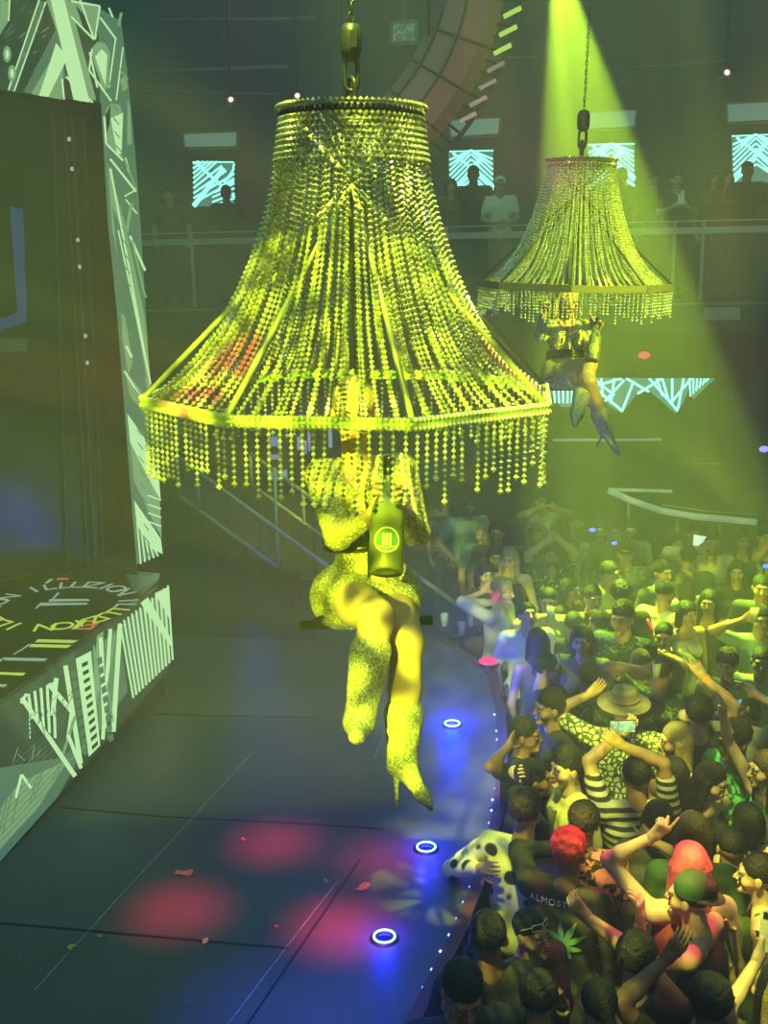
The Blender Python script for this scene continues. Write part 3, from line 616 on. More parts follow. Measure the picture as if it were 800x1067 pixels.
# staircase behind the stage
st = empty('staircase', (P(300, 600, 10.2).x, P(300, 600, 10.2).y, ZS), label='dark staircase with mesh railings behind the stage', cat='staircase')
def stp(u, v, d): return P(u, v, d)
near = [(187, 517, 9.9), (290, 592, 9.9)]; 
m_mesh = mat('wire_mesh', (.3, .34, .3), .5, metal=.4)
def rail_side(d, off, lowa, lowb, ha, posts, mesh=True):
    a_, b_ = stp(lowa[0], lowa[1], d), stp(lowb[0], lowb[1], d); h = Vector((0, 0, ha))
    k = MB(); k.tube([a_, b_], .02, 8); under(st, k.build('lower_rail', m_rail, st))
    e = b_ + (b_ - a_) * .75
    k = MB(); k.tube([a_ + h, e + h], .022, 8); under(st, k.build('handrail', m_rail, st))
    for t_ in posts:
        q = a_.lerp(b_, t_); k = MB(); k.tube([q, q + h * 1.0], .018, 8); under(st, k.build('post', m_rail, st))
    if mesh:
        k = MB(); n_ = 34
        for i in range(n_ + 1):
            t_ = i / n_
            for sgn in (1, -1):
                t2 = t_ + sgn * .12
                if 0 <= t2 <= 1: k.bar(a_.lerp(b_, t_), a_.lerp(b_, t2) + h, .005)
        under(st, k.build('mesh_panel', m_mesh, st, kind='stuff'))
rail_side(9.9, 0, (187, 517), (290, 592), .36, (.0, .2, 1.0))
rail_side(11.0, 0, (262, 505), (392, 600), .32, (.0, .42, .78), False)
k = MB(); a_, b_ = P(150, 520, 10.4), P(330, 625, 10.4)
for i in range(9):
    q = a_.lerp(b_, (i + .5) / 9); k.box((q.x, q.y, (q.z + ZS) / 2), ((b_.x - a_.x) / 9 + .01, .9, max(.05, q.z - ZS)))
under(st, k.build('steps', mat('step_black', (.03, .032, .032), .6), st))
k = MB(); k.tube([P(286, 487, 9.9), P(289, 592, 9.9)], .018, 8); under(st, k.build('tall_post', m_rail, st))
# shelf with bluish glowing bottles display seen through the beads
sh = empty('display_shelf', P(297, 505, 11.4), label='small shelf of bluish glowing panels behind the bead fringe', cat='shelf')
m_bl = mat('bluish_glow', (.1, .1, .2), .4, emit=(.25, .32, .75), es=.5)
k = MB(); k.box(P(298, 480, 11.45), (.62, .04, .7)); under(sh, k.build('back_board', m_black, sh))
for x in (-.28, .28):
    k = MB(); q = P(298, 520, 11.45); k.bar((q.x + x, q.y, 0), (q.x + x, q.y, q.z + .1), .03); under(sh, k.build('leg', m_black, sh))
for u, v, a_, b_ in ((286, 460, .12, .1), (286, 476, .14, .05), (289, 495, .2, .1), (312, 462, .05, .14), (318, 466, .03, .14), (322, 460, .03, .2), (344, 456, .04, .2)):
    k = MB(); k.box(P(u, v, 11.38), (a_, .03, b_)); under(sh, k.build('glowing_panel', m_bl, sh))
# overhead curved ring (panelled duct with lamps)
rg = empty('overhead_ring', P(430, 80, 9.5), label='large reddish brown curved ring structure hanging overhead, edged with small lamps', cat='ceiling ring')
DR = 9.6
def arcp(t, r, d=DR): return P(252 + r * math.cos(t), -42 + r * math.sin(t), d)
m_rust = mat('rusty_panel', (.20, .11, .10), .6, nscale=3, var=.3, bump=.2, bscale=20); m_rust2 = mat('rust_light_panel', (.26, .17, .14), .55, nscale=3)
k = MB(); N_ = 30; prof = [(276, 0, 0), (262, .22, 0), (238, .26, 0), (215, .1, 0), (205, -.05, 0), (215, -.35, 0), (262, -.35, 0)]
vs = []; fs = []; ts = [R_(-2 + i * 2.7) for i in range(N_)]
for t_ in ts:
    for r, dz, _ in prof: vs.append(arcp(t_, r, DR - dz))
for i in range(N_ - 1):
    for j_ in range(len(prof)): fs.append((i * 7 + j_, (i + 1) * 7 + j_, (i + 1) * 7 + (j_ + 1) % 7, i * 7 + (j_ + 1) % 7))
k.add(vs, fs, 0, False); under(rg, k.build('panel_duct', m_rust, rg))
k = MB()
for t_ in ts[::4]: k.tube([arcp(t_, r, DR - dz - .012) for r, dz, _ in prof[:5]], .012, 6)
for r, dz in ((238, .27), (215, .11)): k.tube([arcp(t_, r, DR - dz - .005) for t_ in ts], .014, 6)
under(rg, k.build('seam_rib', m_black, rg))
k = MB(); k.tube([arcp(t_, 292, DR - .1) for t_ in ts], .02, 8)
for t_ in ts[::1]: k.bar(arcp(t_, 292, DR - .1), arcp(t_, 274, DR - .02), .02)
under(rg, k.build('edge_rail', m_black, rg))
m_gl = mat('green_clip_lamp', (.1, .2, .05), .4, emit=(.5, .9, .1), es=.8)
for i, t_ in enumerate([R_(x) for x in (7, 11, 15, 19, 23, 27, 31, 35)]):
    k = MB(); q = arcp(t_, 287, DR - .16); k.box(q, (.16, .05, .035), Matrix.Rotation(-R_(25), 3, 'Y')); under(rg, k.build('clip_lamp', m_gl if i < 4 else m_rail, rg))
for t_ in (R_(25), R_(60)):
    q = arcp(t_, 215); k = MB(); k.tube([q, (q.x, q.y, 11.9)], .01, 6); under(rg, k.build('hanger_cable', m_black, rg))
# moving head fixture that throws the beam
q = P(577, -62, 10.2); mh = empty('moving_head', q + Vector((0, 0, .1)), label='moving head lamp above the frame throwing the green beam', cat='stage light')
k = MB(); k.lathe([(.08, .32), (.13, .28), (.14, .08), (.12, .05)], 18, caps=True); k.build('head', m_black, mh)
# blue and pink pin lights
m_bdot = mat('blue_pin_light', (.05, .05, .3), .4, emit=(.05, .1, 1), es=4); m_pk = mat('hot_pink_light', (.5, .05, .15), .5, emit=(1, .02, .14), es=1.0)
# ================================================================== CHANDELIERS
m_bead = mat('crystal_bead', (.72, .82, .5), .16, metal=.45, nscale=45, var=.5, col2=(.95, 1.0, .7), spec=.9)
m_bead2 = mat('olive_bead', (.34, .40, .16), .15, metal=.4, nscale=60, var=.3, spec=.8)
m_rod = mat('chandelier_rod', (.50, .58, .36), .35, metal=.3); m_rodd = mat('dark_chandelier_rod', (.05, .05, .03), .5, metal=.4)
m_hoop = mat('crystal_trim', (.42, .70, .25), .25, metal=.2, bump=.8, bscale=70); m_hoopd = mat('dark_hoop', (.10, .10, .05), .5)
m_hook = mat('hook_iron', (.035, .05, .04), .4, metal=.6)
OCT = math.pi / 8
def octf(phi): 
    a = (phi % (2 * OCT)) - OCT; return math.cos(OCT) / math.cos(a)
def bead(k, p, t, r, m=0):
    """eight-sided faceted crystal along direction t"""
    t = Vector(t).normalized(); x = t.orthogonal().normalized(); y = t.cross(x); n = 6
    vs = [p - t * r * 1.05] + [p + (x * math.cos(2 * math.pi * j / n) + y * math.sin(2 * math.pi * j / n)) * r for j in range(n)] + [p + t * r * 1.05]
    k.add(vs, [(0, 1 + (j + 1) % n, 1 + j) for j in range(n)] + [(7, 1 + j, 1 + (j + 1) % n) for j in range(n)], m, False)
def chandelier(name, base, R, rt_, H, phi0, prof, label, hoop_m, rod_m, br, pitch, fringe, per_side, tilt, rows, hoopw, crystal):
    g = empty(name, base, phi0, label, 'chandelier', None)
    g.rotation_euler = (tilt[0], tilt[1], phi0)
    def rad(t): # t 0 bottom..1 top, interpolate profile
        for (a, ra), (b_, rb) in zip(prof[:-1], prof[1:]):
            if t <= b_: return (ra + (rb - ra) * (t - a) / (b_ - a))
        return prof[-1][1]
    # smooth profile
    ts = np.linspace(0, 1, 80); rs = np.array([rad(t) for t in ts]); 
    for _ in range(30): rs[1:-1] = (rs[:-2] + 2 * rs[1:-1] + rs[2:]) / 4
    camdir = (CAM - Vector(base)); ca = math.atan2(camdir.y, camdir.x) - phi0
    meshes = []
    for j in range(per_side):
        phi = (j + .5 + .42 * math.sin(j * 2.4)) / per_side * 2 * OCT; f_ = octf(phi)
        k = MB(); jr = random.uniform(-.012, .008)
        pts = [Vector(((r * (1 + (f_ - 1) * (1 - t))) * math.cos(phi), (r * (1 + (f_ - 1) * (1 - t))) * math.sin(phi), t * H)) for t, r in zip(ts, rs + jr * np.sin(ts * math.pi))]
        acc = 0; nxt = 0
        for a, b_ in zip(pts[:-1], pts[1:]):
            L_ = (b_ - a).length
            while nxt <= acc + L_:
                bead(k, a.lerp(b_, (nxt - acc) / L_), b_ - a, br * random.uniform(.82, 1.12), 1 if random.random() < .2 else 0); nxt += pitch
            acc += L_
        k.tube([pts[i] for i in range(0, 80, 6)] + [pts[-1]], .0012, 3)
        meshes.append(k)
    def shared(kb, nm, mats): 
        o = kb.build(nm, mats, g); return o
    slots = [(s_, j) for s_ in range(8) for j in range(per_side)]
    def dist(s_, j): 
        a_ = s_ * 2 * OCT + (j + .5) / per_side * 2 * OCT - ca
        return -math.cos(a_)
    slots.sort(key=lambda q: dist(*q)); first = {}
    rest = MB()
    for n_, (s_, j) in enumerate(slots):
        if n_ < 100:
            if j not in first: o = first[j] = shared(meshes[j], 'bead_strand', [m_bead, m_bead2])
            else: o = first[j].copy(); COL.objects.link(o); o.parent = g
            o.rotation_euler = (0, 0, s_ * 2 * OCT)
        else:
            Rm = Matrix.Rotation(s_ * 2 * OCT, 3, 'Z'); mb = meshes[j]; kk = len(rest.v)
            rest.v += [tuple(Rm @ Vector(v)) for v in mb.v]; rest.f += [[i + kk for i in f] for f in mb.f]; rest.m += mb.m; rest.sm += mb.sm
    rest.build('bead_strand', [m_bead, m_bead2], g, kind='stuff')
    # fringe drops
    dl = []
    for v_ in range(6):
        k = MB(); n_ = int((fringe * (1.0 - .055 * v_)) / pitch)
        for i in range(n_): bead(k, Vector((random.uniform(-.001, .001), 0, -.02 - i * pitch)), (0, 0, 1), br * (1.0 if i < n_ - 1 else 1.35), 1 if random.random() < .15 else 0)
        k.tube([(0, 0, 0), (0, 0, -n_ * pitch)], .0012, 3); dl.append(k)
    nd = per_side * 8; sl = []
    for i in range(nd):
        phi = (i + .5) / nd * 2 * math.pi; sl.append((-math.cos(phi - ca), phi, random.randrange(6) if random.random() < .6 else int(3 + 3 * math.sin(phi * 5)) % 6))
    sl.sort(); first = {}; rest = MB()
    for n_, (d_, phi, v_) in enumerate(sl):
        if random.random() < .16 and n_ < 60: continue
        q = Vector((R * octf(phi) * math.cos(phi), R * octf(phi) * math.sin(phi), 0))
        if n_ < 110 and len(first.setdefault('n', [])) < 100:
            first['n'].append(1)
            if v_ not in first: o = first[v_] = dl[v_].build('bead_drop', [m_bead, m_bead2], g)
            else: o = first[v_].copy(); COL.objects.link(o); o.parent = g
            o.location = q
        else:
            kk = len(rest.v); rest.v += [tuple(Vector(v) + q) for v in dl[v_].v]; rest.f += [[i + kk for i in f] for f in dl[v_].f]; rest.m += dl[v_].m; rest.sm += dl[v_].sm
    rest.build('bead_drop', [m_bead, m_bead2], g, kind='stuff')
    # hoops
    k = MB(); cs = [Vector((R * math.cos(i * 2 * OCT), R * math.sin(i * 2 * OCT), 0)) for i in range(8)]
    for i in range(8): k.bar(cs[i], cs[(i + 1) % 8], hoopw * .5, hoopw)
    k.build('lower_hoop', hoop_m, g)
    if crystal:
        k = MB()
        for i in range(8):
            for t_ in range(34):
                for z_ in (-.012, .012): bead(k, cs[i].lerp(cs[(i + 1) % 8], (t_ + .5) / 34) * 1.012 + Vector((0, 0, z_)), cs[(i + 1) % 8] - cs[i], br * 1.25)
        k.build('crystal_border', [m_bead], g, kind='stuff')
    k = MB(); k.tube([(rt_ * 1.0 * math.cos(a * math.pi / 16), rt_ * math.sin(a * math.pi / 16), H) for a in range(32)], .014, 6, closed=True)
    if not crystal: k.lathe([(rt_ * 1.015, H + .02), (rt_ * 1.03, H + .01), (rt_ * 1.03, H - .04), (rt_ * 1.015, H - .045)], 32, caps=False)
    k.build('upper_hoop', m_rodd, g)
    # top rows of beads running round
    k = MB()
    for i in range(-1, rows):
        t_ = 1 - i * .019 / H * 1.0; r = float(np.interp(t_, ts, rs)) + (.006 if i >= 0 else .016); nb = int(2 * math.pi * r / (br * 2.3))
        for j in range(nb):
            a_ = (j + (i % 2) * .5) / nb * 2 * math.pi; bead(k, Vector((r * math.cos(a_), r * math.sin(a_), t_ * H)), (-math.sin(a_), math.cos(a_), 0), br * 1.0, 1 if random.random() < .3 else 0)
    k.build('bead_band', [m_bead, m_bead2], g, kind='stuff')
    # crossing rods and spokes
    for i in range(8):
        a_ = i * 2 * OCT; k = MB(); k.tube([(R * math.cos(a_), R * math.sin(a_), .01), (-rt_ * .95 * math.cos(a_), -rt_ * .95 * math.sin(a_), H)], .009, 8); k.build('crossing_rod', rod_m, g)
    for i in range(4):
        a_ = i * 2 * OCT; k = MB(); k.bar((rt_ * math.cos(a_), rt_ * math.sin(a_), H), (-rt_ * math.cos(a_), -rt_ * math.sin(a_), H), .015); k.build('top_spoke', m_rodd, g)
    return g
def hoist(parent, top, block_h, s, zr, long_chain):
    """chain, block, hook link from the chandelier crown at local height zr"""
    z = zr
    def link(zc, w_, h_, r, rot, nm):
        k = MB(); pts = []
        for i in range(20):
            a_ = 2 * math.pi * i / 20; x = w_ * math.cos(a_); zz = (h_ - w_) * (1 if math.sin(a_) >= 0 else -1) * min(1, abs(math.sin(a_)) * 3) + w_ * math.sin(a_)
            pts.append((x * math.cos(rot), x * math.sin(rot), zc + zz))
        k.tube(pts, r, 8, closed=True); return k.build(nm, m_hook, parent)
    link(z + .055 * s, .028 * s, .06 * s, .0085 * s, .2, 'shackle'); z += .125 * s
    link(z + .0 * s, .022 * s, .05 * s, .008 * s, 1.3, 'swivel_link'); z += .045 * s
    k = MB(); k.lathe([(.012 * s, 0), (.03 * s, .008 * s), (.036 * s, .03 * s), (.036 * s, .085 * s), (.028 * s, .11 * s), (.012 * s, .115 * s)], 12, c=(0, 0, z)); k.box((0, 0, z + .06 * s), (.085 * s, .02 * s, .05 * s)); k.build('hook_block', m_hook, parent)
    z += .115 * s
    k = MB(); p_ = .030
    n_ = int((top - z) / p_)
    for i in range(n_):
        zc = z + p_ * (i + .5); r_ = 0 if i % 2 else math.pi / 2
        pts = [(.009 * math.cos(a_) * math.cos(r_), .009 * math.cos(a_) * math.sin(r_), zc + .019 * math.sin(a_)) for a_ in [2 * math.pi * j / 8 for j in range(8)]]
        k.tube(pts, .0035, 4, closed=True)
    k.build('chain', m_hook, parent)
D1 = 3.9; b1 = P(368, 411, D1); H1 = P(368, 127, D1).z - b1.z
sc1 = D1 / FPX
prof1 = [(0, .725), (.07, .625), (.15, .545), (.25, .475), (.38, .40), (.55, .325), (.72, .275), (.88, .247), (1, .232)]
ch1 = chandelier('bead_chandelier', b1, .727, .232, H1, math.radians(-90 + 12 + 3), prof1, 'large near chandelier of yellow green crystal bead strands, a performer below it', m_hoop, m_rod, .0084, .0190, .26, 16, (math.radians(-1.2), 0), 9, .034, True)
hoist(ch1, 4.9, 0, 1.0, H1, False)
D2 = 8.2; b2 = P(598, 297, D2); H2 = P(598, 171, D2).z - b2.z
prof2 = [(0, .70), (.06, .60), (.15, .52), (.28, .44), (.45, .365), (.65, .305), (.85, .262), (1, .243)]
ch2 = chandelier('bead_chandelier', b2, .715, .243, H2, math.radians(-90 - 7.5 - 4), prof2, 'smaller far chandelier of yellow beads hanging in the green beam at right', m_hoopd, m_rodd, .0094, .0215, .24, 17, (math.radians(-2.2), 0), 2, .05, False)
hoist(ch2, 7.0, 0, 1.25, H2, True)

# ================================================================== BODY PARTS LIBRARY
def head_prims(female=False, mouth=0):
    j = .9 if female else 1.0
    pr = [('e', (0, .014, .03), (.073, .091, .088)), ('c', (0, -.02, -.035), (0, -.048, -.088), .058 * j, .028 * j, .04),
          ('c', (-.036, -.045, -.03), (.036, -.045, -.03), .030, .030, .02), ('c', (-.034, -.074, .026), (.034, -.074, .026), .0135, .0135, .015),
          ('c', (0, -.082, .012), (0, -.106, -.026), .008, .0125, .010), ('c', (-.013, -.092, -.030), (.013, -.092, -.030), .008, .008, .006),
          ('c', (0, -.076, -.094), (0, -.076, -.096), .017, .017, .02),
          ('se', (-.031, -.104, .004), (.019, .022, .013), .010), ('se', (.031, -.104, .004), (.019, .022, .013), .010),
          ('c', (-.018, -.088, -.050), (.018, -.088, -.050), .0065, .0065, .006), ('c', (-.014, -.088, -.062), (.014, -.088, -.062), .0075, .0075, .006),
          ('e', (-.077, .012, -.005), (.009, .020, .031), .006), ('e', (.077, .012, -.005), (.009, .020, .031), .006),
          ('c', (0, .018, -.06), (0, .03, -.15), .050 if female else .056, .050 if female else .060, .025)]
    if mouth: pr.append(('se', (0, -.104, -.057), (.016, .022, .004 + .007 * mouth), .003))
    else: pr.append(('sc', (-.021, -.098, -.0555), (.021, -.098, -.0555), .0022, .0022, .002))
    return pr
HEADS = {}
for key, fem, mo in (('m', 0, 0), ('f', 1, 0), ('mo', 0, 1), ('fo', 1, 1)):
    HEADS[key] = polygonise(head_prims(fem, mo), .0056, .03)
m_eyew = mat('eye_white', (.5, .48, .45), .35); m_eyed = mat('dark_iris', (.02, .012, .01), .2); m_brow = mat('dark_eyebrow', (.02, .015, .012), .9)
def eye_mesh(s):
    k = MB()
    k.ball((.031 * s, -.0815, .004), (.0138, .0112, .0078), 12); k.ball((.031 * s, -.0880, .0038), (.0062, .0058, .0062), 10, 1)
    k.tube([(s * (.014 + .034 * t_), -.0895 + .020 * t_ ** 2, .024 + .007 * math.sin(t_ * 2.6)) for t_ in (0, .25, .5, .75, 1)], [.0022, .0036, .0036, .003, .0012], 6, m=2)
    k.tube([(s * (.0175 + .028 * t_), -.0915 + .012 * t_ ** 2, .0095 + .004 * math.sin(t_ * 3.1)) for t_ in (0, .33, .66, 1)], .0022, 6, m=2)
    o = k.build('eye', [m_eyew, m_eyed, m_brow]); me = o.data; bpy.data.objects.remove(o); return me
EYES = [eye_mesh(-1), eye_mesh(1)]
def add_eyes(g, Mx):
    for me in EYES:
        e_ = bpy.data.objects.new('eye', me); COL.objects.link(e_); e_.parent = g; e_.matrix_local = Mx
def hair_prims(style):
    cap = ('e', (0, .022, .044), (.082, .097, .088))
    if style == 'short':
        return [cap, ('se', (0, -.128, -.022), (.082, .085, .095), .010), ('se', (0, -.02, -.14), (.14, .13, .10), .01)], (.0030, 105)
    if style == 'fade':
        return [('e', (0, .018, .052), (.079, .093, .078)), ('se', (0, -.130, -.012), (.085, .085, .092), .01), ('se', (0, 0, -.13), (.14, .15, .125), .01)], (.0018, 120)
    if style == 'curly':
        return [('e', (0, .02, .058), (.092, .105, .095)), ('se', (0, -.135, -.04), (.08, .08, .09), .012), ('se', (0, -.02, -.14), (.15, .14, .11), .01)], (.006, 95)
    if style == 'tall':
        return [('e', (0, .01, .075), (.072, .092, .078)), ('e', (0, .03, .03), (.080, .09, .075)), ('se', (0, -.13, -.045), (.085, .08, .09), .012), ('se', (0, -.02, -.14), (.15, .14, .11), .01)], (.0035, 100)
    if style == 'long':
        return [('e', (0, .022, .044), (.084, .099, .089)), ('c', (-.055, .05, 0), (-.075, .07, -.30), .050, .035, .04), ('c', (.055, .05, 0), (.075, .07, -.30), .050, .035, .04), ('c', (0, .07, -.02), (0, .095, -.34), .06, .05, .04),
                ('c', (-.078, .0, -.0), (-.088, .0, -.24), .024, .022, .02), ('c', (.078, .0, -.0), (.088, .0, -.24), .024, .022, .02), ('se', (0, -.118, -.03), (.060, .078, .104), .010)], (.0022, 110)
    if style == 'bob':
        return [('e', (0, .022, .044), (.088, .102, .090)), ('c', (-.06, .035, 0), (-.072, .035, -.10), .046, .04, .03), ('c', (.06, .035, 0), (.072, .035, -.10), .046, .04, .03), ('c', (0, .07, 0), (0, .07, -.10), .055, .05, .03), ('se', (0, -.118, -.03), (.058, .078, .104), .010)], (.002, 110)
    if style == 'beard':
        return [('e', (0, -.036, -.068), (.063, .066, .050)), ('se', (0, -.098, -.036), (.042, .05, .032), .008), ('se', (0, .06, -.06), (.12, .07, .10), .01), ('se', (0, -.04, .0), (.1, .12, .030), .01)], (.001, 150)
    if style == 'bun':
        return [('e', (0, .022, .044), (.080, .096, .086)), ('e', (0, .105, .085), (.042, .040, .040), .02), ('se', (0, -.125, -.035), (.085, .085, .09), .012), ('se', (0, -.02, -.14), (.14, .13, .10), .01)], (.0015, 120)
    if style == 'pony':
        return [('e', (0, .022, .044), (.080, .096, .086)), ('c', (0, .10, .06), (0, .16, -.02), .03, .035, .02), ('c', (0, .16, -.02), (0, .15, -.26), .035, .016, .02), ('se', (0, -.125, -.035), (.085, .085, .09), .012), ('se', (0, -.02, -.14), (.14, .13, .10), .01)], (.0018, 120)
HAIR = {}
def hair_mesh(style):
    if style not in HAIR:
        pr, nz = hair_prims(style); V, F = polygonise(pr, .008, .03, nz)
        me = bpy.data.meshes.new('hair'); me.from_pydata(V.tolist(), [], F.tolist()); me.polygons.foreach_set('use_smooth', [True] * len(me.polygons)); me.materials.append(m_brow); HAIR[style] = me
    return HAIR[style]
def hand_prims(curl, spread=1.0, point=False, thumb=.5, peace=False):
    pr = []
    for i, (x, ln, r) in enumerate(((.030, .072, .0090), (.010, .080, .0092), (-.010, .074, .0088), (-.029, .058, .0078))):
        pr.append(('c', (x * .55, 0, .008), (x, -.002, .082), .0155, .0125, .012))
        cu = math.radians(curl)
        if point: cu = math.radians(10 if i == 0 else 88)
        if peace: cu = math.radians(8 if i < 2 else 88)
        a = .0; p = np.array([x, -.002, .085]); sx = x * 2.2 * spread * .25
        for s_, f_ in enumerate((.45, .31, .24)):
            a += cu * (.85 if s_ == 0 else (1.0 if s_ == 1 else .7))
            d = np.array([sx * 1.0 * math.cos(a), -math.sin(a), math.cos(a)]); d[0] = sx * 6 * .5 * math.cos(a); d /= np.linalg.norm(d)
            q = p + d * ln * f_; pr.append(('c', tuple(p), tuple(q), r * (1 - .12 * s_), r * (1 - .12 * (s_ + 1)), .0035)); p = q
    t = thumb; a0 = np.array([.020, -.006, .018]); a1 = np.array([.048 - .010 * t, -.016 - .012 * t, .048]); a2 = a1 + np.array([.016 - .018 * t, -.012 - .010 * t, .028]); a3 = a2 + np.array([.006 - .016 * t, -.008 - .006 * t, .022])
    pr += [('c', tuple(a0), tuple(a1), .015, .012, .010), ('c', tuple(a1), tuple(a2), .011, .0098, .004), ('c', tuple(a2), tuple(a3), .0098, .008, .004), ('c', (0, 0, -.03), (0, 0, .02), .024, .023, .015)]
    return pr
HANDS = {}
for key, args in (('relax', (32, 1, False, .5)), ('open', (10, 1.6, False, .0)), ('grip', (72, .3, False, 1.1)), ('hold', (50, .5, False, 1.0)), ('point', (20, 1, True, 1.0)), ('peace', (20, 1, False, 1.0, True))):
    HANDS[key] = polygonise(hand_prims(*args), .0048, .004)
def xf(V, R3, t, s=1.0): return (V * s) @ np.array(R3).T + np.array(t)
def np3(v): return np.array([v[0], v[1], v[2]], float)
def nrm(v): return v / max(1e-9, np.linalg.norm(v))
def ik(s, t, l1, l2, hint):
    s, t = np3(s), np3(t); d = t - s; L_ = np.linalg.norm(d); mx = (l1 + l2) * .985
    if L_ > mx: t = s + d / L_ * mx; d = t - s; L_ = mx
    L_ = max(L_, abs(l1 - l2) + .03); u = nrm(d); a = (l1 * l1 - l2 * l2 + L_ * L_) / (2 * L_); h = math.sqrt(max(0, l1 * l1 - a * a))
    hv = np3(hint); hv = nrm(hv - u * (hv @ u)); return s + u * a + hv * h, t
def hand_place(key, wrist, direction, palm, left):
    V, F = HANDS[key]; z = nrm(np3(direction)); y = -np3(palm); y = nrm(y - z * (y @ z)); x = np.cross(y, z)
    V = V.copy(); 
    if not left: pass
    if left: V[:, 0] *= -1; F = F[:, ::-1]
    return V @ np.stack([x, y, z]) + wrist, F
def rotx(a): c, s = math.cos(a), math.sin(a); return np.array([[1, 0, 0], [0, c, -s], [0, s, c]])
def roty(a): c, s = math.cos(a), math.sin(a); return np.array([[c, 0, s], [0, 1, 0], [-s, 0, c]])
def rotz(a): c, s = math.cos(a), math.sin(a); return np.array([[c, -s, 0], [s, c, 0], [0, 0, 1]])
SKINS = [mat('skin_tan', (.42, .25, .17), .5, var=.1), mat('skin_light', (.62, .42, .32), .5, var=.08), mat('skin_brown', (.24, .13, .085), .5, var=.12), mat('skin_deep', (.13, .07, .05), .5, var=.12)]
m_lip = mat('lips', (.38, .12, .10), .4)
def add_head(parts, mats_idx, key, R3, c, s=1.0):
    V, F = HEADS[key]; Vw = xf(V, R3, c, s); cen = V[F].mean(1)
    lip = (np.abs(cen[:, 0]) < .024) & (cen[:, 1] < -.080) & (cen[:, 2] < -.046) & (cen[:, 2] > -.069)
    parts.append((Vw, F, lip.astype(int)))
def join(parts):
    Vs = []; Fs = []; ms = []; o = 0
    for p in parts:
        Vs.append(p[0]); Fs.append(p[1] + o); o += len(p[0]); ms.append(p[2] if len(p) > 2 else np.zeros(len(p[1]), int))
    return np.concatenate(Vs), np.concatenate(Fs), np.concatenate(ms)

# ================================================================== PERFORMERS
m_seq = mat('gold_sequin_suit', (.38, .40, .12), .3, metal=.3, pattern='cells', pscale=62, thr=.13, col2=(.85, .80, .42), bump=.9, bscale=90)  # sequin cells; their dark edges also carry bead shadows put into the colour
m_glit = mat('silver_glitter', (.34, .38, .2), .3, metal=.4, bump=1.0, bscale=200, pattern='noise', pscale=150, thr=.5, col2=(.95, .95, .75))
m_belt = mat('black_leather', (.015, .014, .013), .3)
m_bottle = mat('green_bottle_foil', (.30, .36, .10), .25, metal=.55, nscale=18, var=.35)
m_label = mat('pale_label', (.6, .66, .45), .5); m_foil = mat('dark_foil', (.04, .05, .04), .3, metal=.6)
m_blond = mat('blond_hair', (.62, .5, .22), .55, bump=.6, bscale=120, aniso=(1, 1, .08))
m_pskin = mat('performer_skin', (.66, .46, .30), .42, var=.06); m_pskin2 = mat('far_performer_skin', (.50, .32, .20), .42, var=.06)
def bottle(name, base, axis, s, label):
    """champagne bottle with its base at `base`, neck along axis"""
    q = Vector(axis).to_track_quat('Z', 'Y').to_matrix()
    g = empty(name, base, 0, label, 'bottle'); g.rotation_euler = q.to_euler()
    k = MB(); k.lathe([(.03 * s, .006 * s), (.054 * s, 0), (.057 * s, .01 * s), (.057 * s, .19 * s), (.052 * s, .225 * s), (.036 * s, .27 * s), (.020 * s, .315 * s), (.0165 * s, .36 * s), (.0165 * s, .385 * s)], 28); k.build('glass_body', m_bottle, g)
    k = MB(); k.lathe([(.0185 * s, .33 * s), (.0195 * s, .37 * s), (.021 * s, .385 * s), (.021 * s, .40 * s), (.016 * s, .408 * s)], 20); k.build('foil_cap', m_foil, g)
    # round label with pale ring and three vertical bars, on the side facing the hall
    k = MB(); c_ = q.inverted() @ (CAM - Vector(base)); a0 = math.atan2(c_.y, c_.x); zc = .095 * s; r = .0595 * s
    def lp(dx, dz, e=0): a_ = a0 + dx / r; return ((r + e) * math.cos(a_), (r + e) * math.sin(a_), zc + dz)
    n_ = 28
    def disc(rad, m, e): k.add([lp(0, 0, e)] + [lp(rad * math.cos(2 * math.pi * i / n_), rad * math.sin(2 * math.pi * i / n_), e) for i in range(n_)], [(0, 1 + i, 1 + (i + 1) % n_) for i in range(n_)], m)
    disc(.044 * s, 0, .0006); disc(.037 * s, 1, .0014)
    for x in (-.011, 0, .011): k.add([lp((x - .0035) * s, -.022 * s, .002), lp((x + .0035) * s, -.022 * s, .002), lp((x + .0035) * s, .022 * s, .002), lp((x - .0035) * s, .022 * s, .002)], [(0, 1, 2, 3)], 0)
    for i in range(7): 
        x = (i - 3) * .009; k.add([lp((x - .003) * s, -.033 * s + abs(x) * .3 * s, .002), lp((x + .003) * s, -.033 * s + abs(x) * .3 * s, .002), lp((x + .003) * s, -.027 * s + abs(x) * .3 * s, .002), lp((x - .003) * s, -.027 * s + abs(x) * .3 * s, .002)], [(0, 1, 2, 3)], 0)
    k.build('round_label', [m_label, mat('label_green', (.08, .22, .06), .4)], g)
    return g
